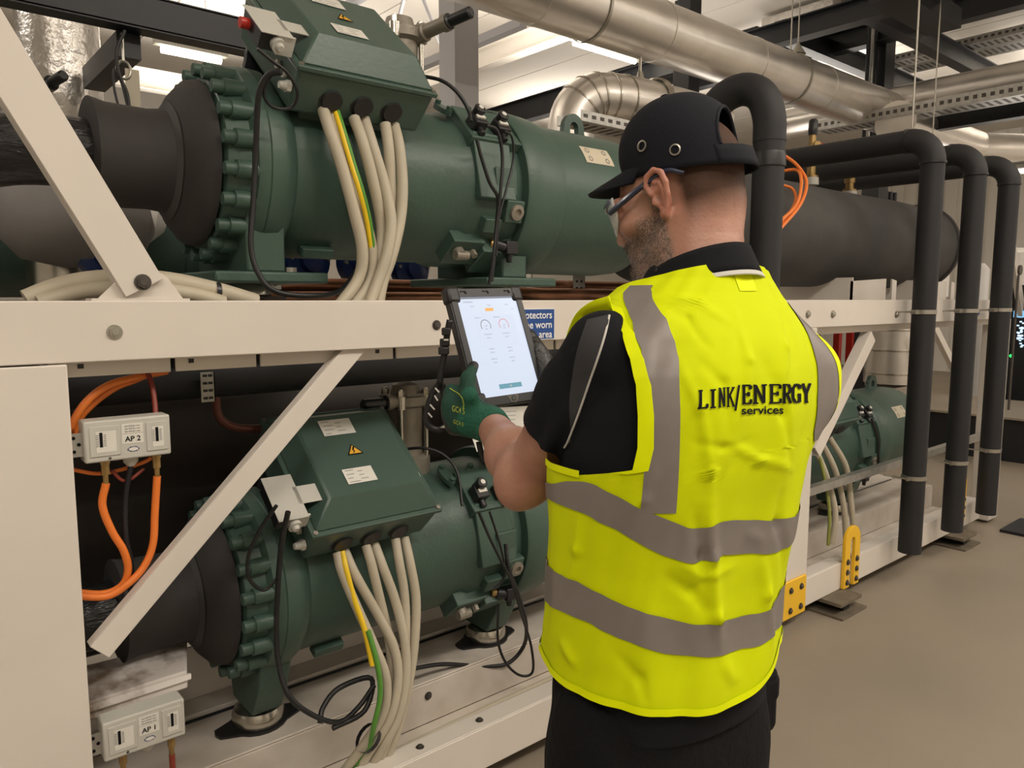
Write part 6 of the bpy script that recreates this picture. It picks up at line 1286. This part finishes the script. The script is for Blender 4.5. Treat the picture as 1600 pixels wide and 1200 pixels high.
# ------------------------------------------------------------------ gloves
def onT(px, py, n):      # pixel -> tablet coordinates at height n above its mid plane
    r = ray(px, py); nn = -TAB_M[:, 1]; o = TC+nn*n; t = ((o-CAM)@nn)/(r@nn); p = CAM+r*t; return p
def glove(wr, th, knk, edge_x, s_, nm, cuffdir, label):
    F_ = Field(np.minimum.reduce([wr]+th)-.14, np.maximum.reduce([wr]+th)+.14, .0019)
    F_.chain(th, [.021, .0150, .0125, .0105], .012)
    for i, k in enumerate(knk):
        F_.cap(wr+(k-wr)*.15, k, .024, .0150, .022)
        L_ = [.050, .055, .052, .040][i]; kz = (k-TC)@TAB_M[:, 2]; 
        j1 = T(edge_x-s_*.002, kz+.004, -.034); j2 = T(edge_x-s_*(.012+L_*.45), kz+.006, -.033); j3 = T(edge_x-s_*(.012+L_), kz+.006, -.024)
        F_.chain([k, j1, j2, j3], [.0140, .0115, .0105, .0095], .0035)
    F_.cap(wr, (wr+th[0])/2, .028, .024, .02); F_.cap(wr, wr+cuffdir*.04, .033, .034, .015)
    return F_
thL_ = [at(742, 652, b=1.485), onT(733, 618, .038), onT(731, 592, .030), onT(740, 572, .0225)]
knL = [onT(706, 612, -.004), onT(702, 632, -.008), onT(703, 650, -.014), onT(709, 668, -.02)]
cd_ = unit(EL-WLs)
gm = glove(WLs, thL_, knL, -CW, -1, 'g', cd_, '')
gm.func(WLs+cd_*.034-.05, WLs+cd_*.034+.08, lambda X, Y, Z: -((X-WLs[0]-cd_[0]*.034)*cd_[0]+(Y-WLs[1]-cd_[1]*.034)*cd_[1]+(Z-WLs[2]-cd_[2]*.034)*cd_[2]), .001, 's')
gL, GV, GQ = fobj('glove', gm, [GLOVEG, GLOVEB, GLOVEC], person, 1, label='green knitted glove with black coated fingers')
ctr = GV[GQ].mean(1); nloc = -(ctr-TC)@TAB_M[:, 1]; tipd = np.linalg.norm(ctr-thL_[3], axis=1); mi = np.zeros(len(GQ), np.int32)
mi[(nloc < -.012)] = 1; mi[tipd < .016] = 1; cz = (ctr-WLs)@cd_; mi[cz > .004] = 2; gL.data.polygons.foreach_set('material_index', mi)
for k in range(5):
    c0 = WLs+cd_*(.004+.007*k); mb = MB(); mb.lathe(c0, cd_, [(-.002, .0335), (0, .0355), (.002, .0335)], 28, cap=False); obj('cuff_rib', mb, GLOVEC, gL)
_gb = BVHTree.FromPolygons([tuple(v) for v in GV], [tuple(q) for q in GQ])
yl = [cast(*p, .0012, _gb) for p in ((703, 607), (709, 611), (717, 615), (723, 622), (725, 632), (724, 640))]; yl = [p for p in yl if p is not None]
YL = mat('lime_print', (.45, .5, .05), .5)
if len(yl) > 3: obj('lime_line', MB().tube(yl, .0009, 6, 3), YL, gL)
mb = MB(); tv2, tf2 = text_mb('GC4 5', 1.0)
out = [cast(706+v[0]*7.5+v[1]*.5, 642-v[1]*13+v[0]*2, .001, _gb) for v in tv2]
if all(o is not None for o in out): mb.add(out, tf2)
out = [cast(708+v[0]*6+v[1]*.5, 661-v[1]*9+v[0]*2, .001, _gb) for v in tv2]
if all(o is not None for o in out): mb.add(out, tf2)
if mb.v: obj('glove_print', mb, YL, gL, None)
thR_ = [at(872, 622, b=1.60), onT(862, 590, .000), onT(850, 562, .000), onT(839, 546, .004)]
knR = [T(CW+.014, .020, -.012), T(CW+.018, -.002, -.014), T(CW+.020, -.024, -.016), T(CW+.018, -.044, -.018)]
gr_ = glove(WR, thR_, knR, CW, 1, 'g', unit(ER-WR), '')
gR, GV2, GQ2 = fobj('glove', gr_, [GLOVEB], person, 1, label='black coated right glove gripping the far edge of the tablet')

# ================================================================== TABLET
t = thing('tablet', 'tablet in a rugged black case held in both gloved hands', 'tablet', TC)
TM = np.stack([TAB_M[:, 0], -TAB_M[:, 1], TAB_M[:, 2]], 1)     # x right, y towards viewer, z up
def tb(nm, x0, x1, z0, z1, n0, n1, m_, par, bev=0, lab=None):
    mb = MB(); mb.obox(T((x0+x1)/2, (z0+z1)/2, (n0+n1)/2), x1-x0, n1-n0, z1-z0, TM); return obj(nm, mb, m_, par, None if not bev else 40, bevel=bev, label=lab)
def rrect(w_, h_, r_, n_, k=6):
    o = []
    for cx, cz, a0 in ((w_-r_, h_-r_, 0), (-w_+r_, h_-r_, 90), (-w_+r_, -h_+r_, 180), (w_-r_, -h_+r_, 270)):
        for i in range(k+1): a = math.radians(a0+90*i/k); o.append(T(cx+r_*math.cos(a), cz+r_*math.sin(a), n_))
    return o
mb = MB(); mb.prism(rrect(CW, CH, .018, -CT), -TAB_M[:, 1]*(2*CT-.003)); case = obj('rugged_case', mb, PLASTIC, t, 40, bevel=.003)
SW, SH = .0815, .1085
mb = MB(); oo = rrect(CW-.002, CH-.002, .016, CT-.003); ii = [T(max(-SW, min(SW, (p-TC)@TAB_M[:, 0])), max(-SH, min(SH, (p-TC)@TAB_M[:, 2])), CT-.003) for p in oo]; nn_ = -TAB_M[:, 1]*.0035
n4 = len(oo); mb.add(oo+ii+[p+nn_ for p in oo]+[p+nn_ for p in ii], [(2*n4+i, 2*n4+(i+1) % n4, 3*n4+(i+1) % n4, 3*n4+i) for i in range(n4)]+[(i, (i+1) % n4, 2*n4+(i+1) % n4, 2*n4+i) for i in range(n4)]+[(n4+i, n4+(i+1) % n4, 3*n4+(i+1) % n4, 3*n4+i) for i in range(n4)]); obj('front_bezel', mb, PLASTIC, t, None)
for sx in (-1, 1):
    for sz in (-1, 1):
        mb = MB(); mb.obox(T(sx*(CW-.012), sz*(CH-.014), 0), .032, 2*CT+.005, .036, TM); obj('corner_bumper', mb, RUBBER, case, bevel=.007)
for x in (-.06, 0, .06): mb = MB(); mb.tube([T(x-.008, CH-.008, CT+.001), T(x+.002, CH-.007, CT+.001), T(x+.006, CH-.013, CT+.001)], .0018, 6, 4); obj('case_rib', mb, RUBBER, case)
SCR = mat('lit_screen', (.02, .02, .02), .25, emit=(.72, .80, .95), estr=1.0); scn = tb('screen', -SW, SW, -SH, SH, CT-.0035, CT-.0025, SCR, t)
def em(name, c): return mat(name, (.02, .02, .02), .4, emit=c, estr=1.0)
EO, EB, EG, ER_, EK = em('screen_orange', (.95, .45, .08)), em('screen_blue', (.10, .32, .42)), em('screen_grey', (.16, .18, .22)), em('screen_red', (.75, .25, .3)), em('screen_dark', (.16, .18, .2)); EC = em('screen_card', (.69, .765, .92))
n0 = CT-.0022
def sr(x0, x1, z0, z1, mt_, nm, dn=0): return tb(nm, x0, x1, z0, z1, n0+dn, n0+dn+.0002, mt_, scn)
sr(-.046, .062, -.005, .066, EC, 'card'); sr(-.012, .010, .076, .083, EO, 'orange_button'); sr(-.028, .034, -.094, -.084, EB, 'blue_button')
mb = MB(); put_text(mb, 'OK', T(0.003, -.0915, n0+.0006), TAB_M[:, 0], TAB_M[:, 2], .006, 'CENTER'); obj('button_text', mb, SCRW, scn, None)
for cx, mt_ in ((-.022, EK), (.028, ER_)):
    mb = MB(); R_ = [(.0125, .0142)]; G = [[T(cx+r_*math.cos(a), .044+r_*math.sin(a), n0+.0006) for a in np.linspace(math.radians(-30), math.radians(210), 20)] for r_ in (.0122, .0138)]; mb.grid(G); obj('dial', mb, mt_, scn, None)
mb = MB()
def tl(x, z, s_, sz=.0042, al='CENTER'): put_text(mb, s_, T(x, z, n0+.0006), TAB_M[:, 0], TAB_M[:, 2], sz, al)
tl(-.022, .042, '158'); tl(.028, .042, '175'); tl(-.022, .036, 'bar'); tl(.028, .036, 'bar'); tl(-.038, .061, 'Suction 1', .004); tl(.014, .061, 'Discharge 1', .004)
for cx in (-.022, .028):
    tl(cx, .024, 'Temperature', .004); tl(cx, .016, '12.6 C'); tl(cx, -.008, 'Capacity', .004); tl(cx, -.016, '65.0 %'); tl(cx, -.030, 'Superheat', .004); tl(cx, -.038, '8.2 K')
tl(-.066, .096, 'Dashboard', .0055, 'LEFT'); tl(-.045, .086, 'Circuit', .004); tl(.0, .088, 'Trend', .004); tl(.05, .088, 'Alarm', .004); tl(.064, .078, 'Live', .004); tl(-.012, .006, '', .004)
obj('screen_text', mb, EG, scn, None, kind='stuff')
mb = MB(); mb.obox(T(0, .106, n0+.0003), 2*SW, .0004, .004, TM); obj('status_bar', mb, EG, scn, None)
mb = MB(); mb.prism([T(x, z, CT) for x, z in ((-.016, -SH-.001), (.016, -SH-.001), (.010, -SH-.014), (0, -SH-.0185), (-.010, -SH-.014))], -TAB_M[:, 1]*.001); mb.lathe(T(0, -SH-.009, CT+.0008), -TAB_M[:, 1], [(0, .0062), (.0008, .0062), (.0008, .0048), (.0002, .0044), (.0002, .0001)], 20, mi=1); obj('home_button', mb, [DARKBOLT, RUBBER], t, None)
# strap with buckle and lanyard hanging from the case
s = thing('lanyard', 'black strap with side buckle and printed lanyard hanging from the left of the tablet', 'lanyard', at(690, 560, b=1.53))
def ribb(pts, w_, b_, mt_, nm):
    P_ = catmull([at(p[0], p[1], b=b_+(p[2] if len(p) > 2 else 0)) for p in pts], 5); G = []
    for i, p in enumerate(P_):
        d = unit(P_[min(i+1, len(P_)-1)]-P_[max(0, i-1)]); sd = unit(np.cross(d, FWD)); G.append([p-sd*w_/2, p+sd*w_/2])
    mb = MB(); mb.grid(G); o = obj(nm, mb, mt_, s, 180); o.modifiers.new('s', 'SOLIDIFY').thickness = .0015; return o
ribb([(703, 500), (699, 520), (696, 545), (690, 575), (687, 600)], .013, 1.53, RUBBER, 'webbing')
for py, w_ in ((518, .018), (535, .020), (548, .022)): q = at(697-(py-518)*.12, py, b=1.528); mb = MB(); mb.obox(q, w_, .012, .016, np.stack([RGT, FWD, UP], 1)); obj('buckle', mb, PLASTIC, s, bevel=.003)
q = at(697, 531, b=1.52); mb = MB(); mb.obox(q, .009, .002, .003, np.stack([RGT, FWD, UP], 1)); obj('buckle_mark', mb, PAPER, s, None)
r1_ = ribb([(688, 598), (676, 615), (668, 640), (668, 662), (684, 672), (700, 664)], .014, 1.54, RUBBER, 'lanyard_loop'); r2_ = ribb([(690, 598), (695, 620), (703, 640), (712, 655)], .013, 1.545, RUBBER, 'lanyard_loop')
mb = MB()
for k, (a_, b_) in enumerate((((680, 606), (686, 613)), ((679, 618), (684, 626)), ((672, 632), (679, 640)), ((669, 645), (675, 652)), ((697, 622), (702, 632)))):
    p = at(*a_, b=1.529); q2 = at(*b_, b=1.529); mb.bar(p, q2, .003, .001, FWD)
obj('lanyard_print', mb, PAPER, s, None)
q = at(692, 668, b=1.525); mb = MB(); mb.prism([at(688, 668, b=1.525), at(708, 655, b=1.525), at(704, 662, b=1.525), at(696, 669, b=1.525)], FWD*.001); obj('white_tab', mb, PAPER, s, None)
ribb([(748, 690), (752, 708), (758, 722)], .012, 1.49, RUBBER, 'strap_end')
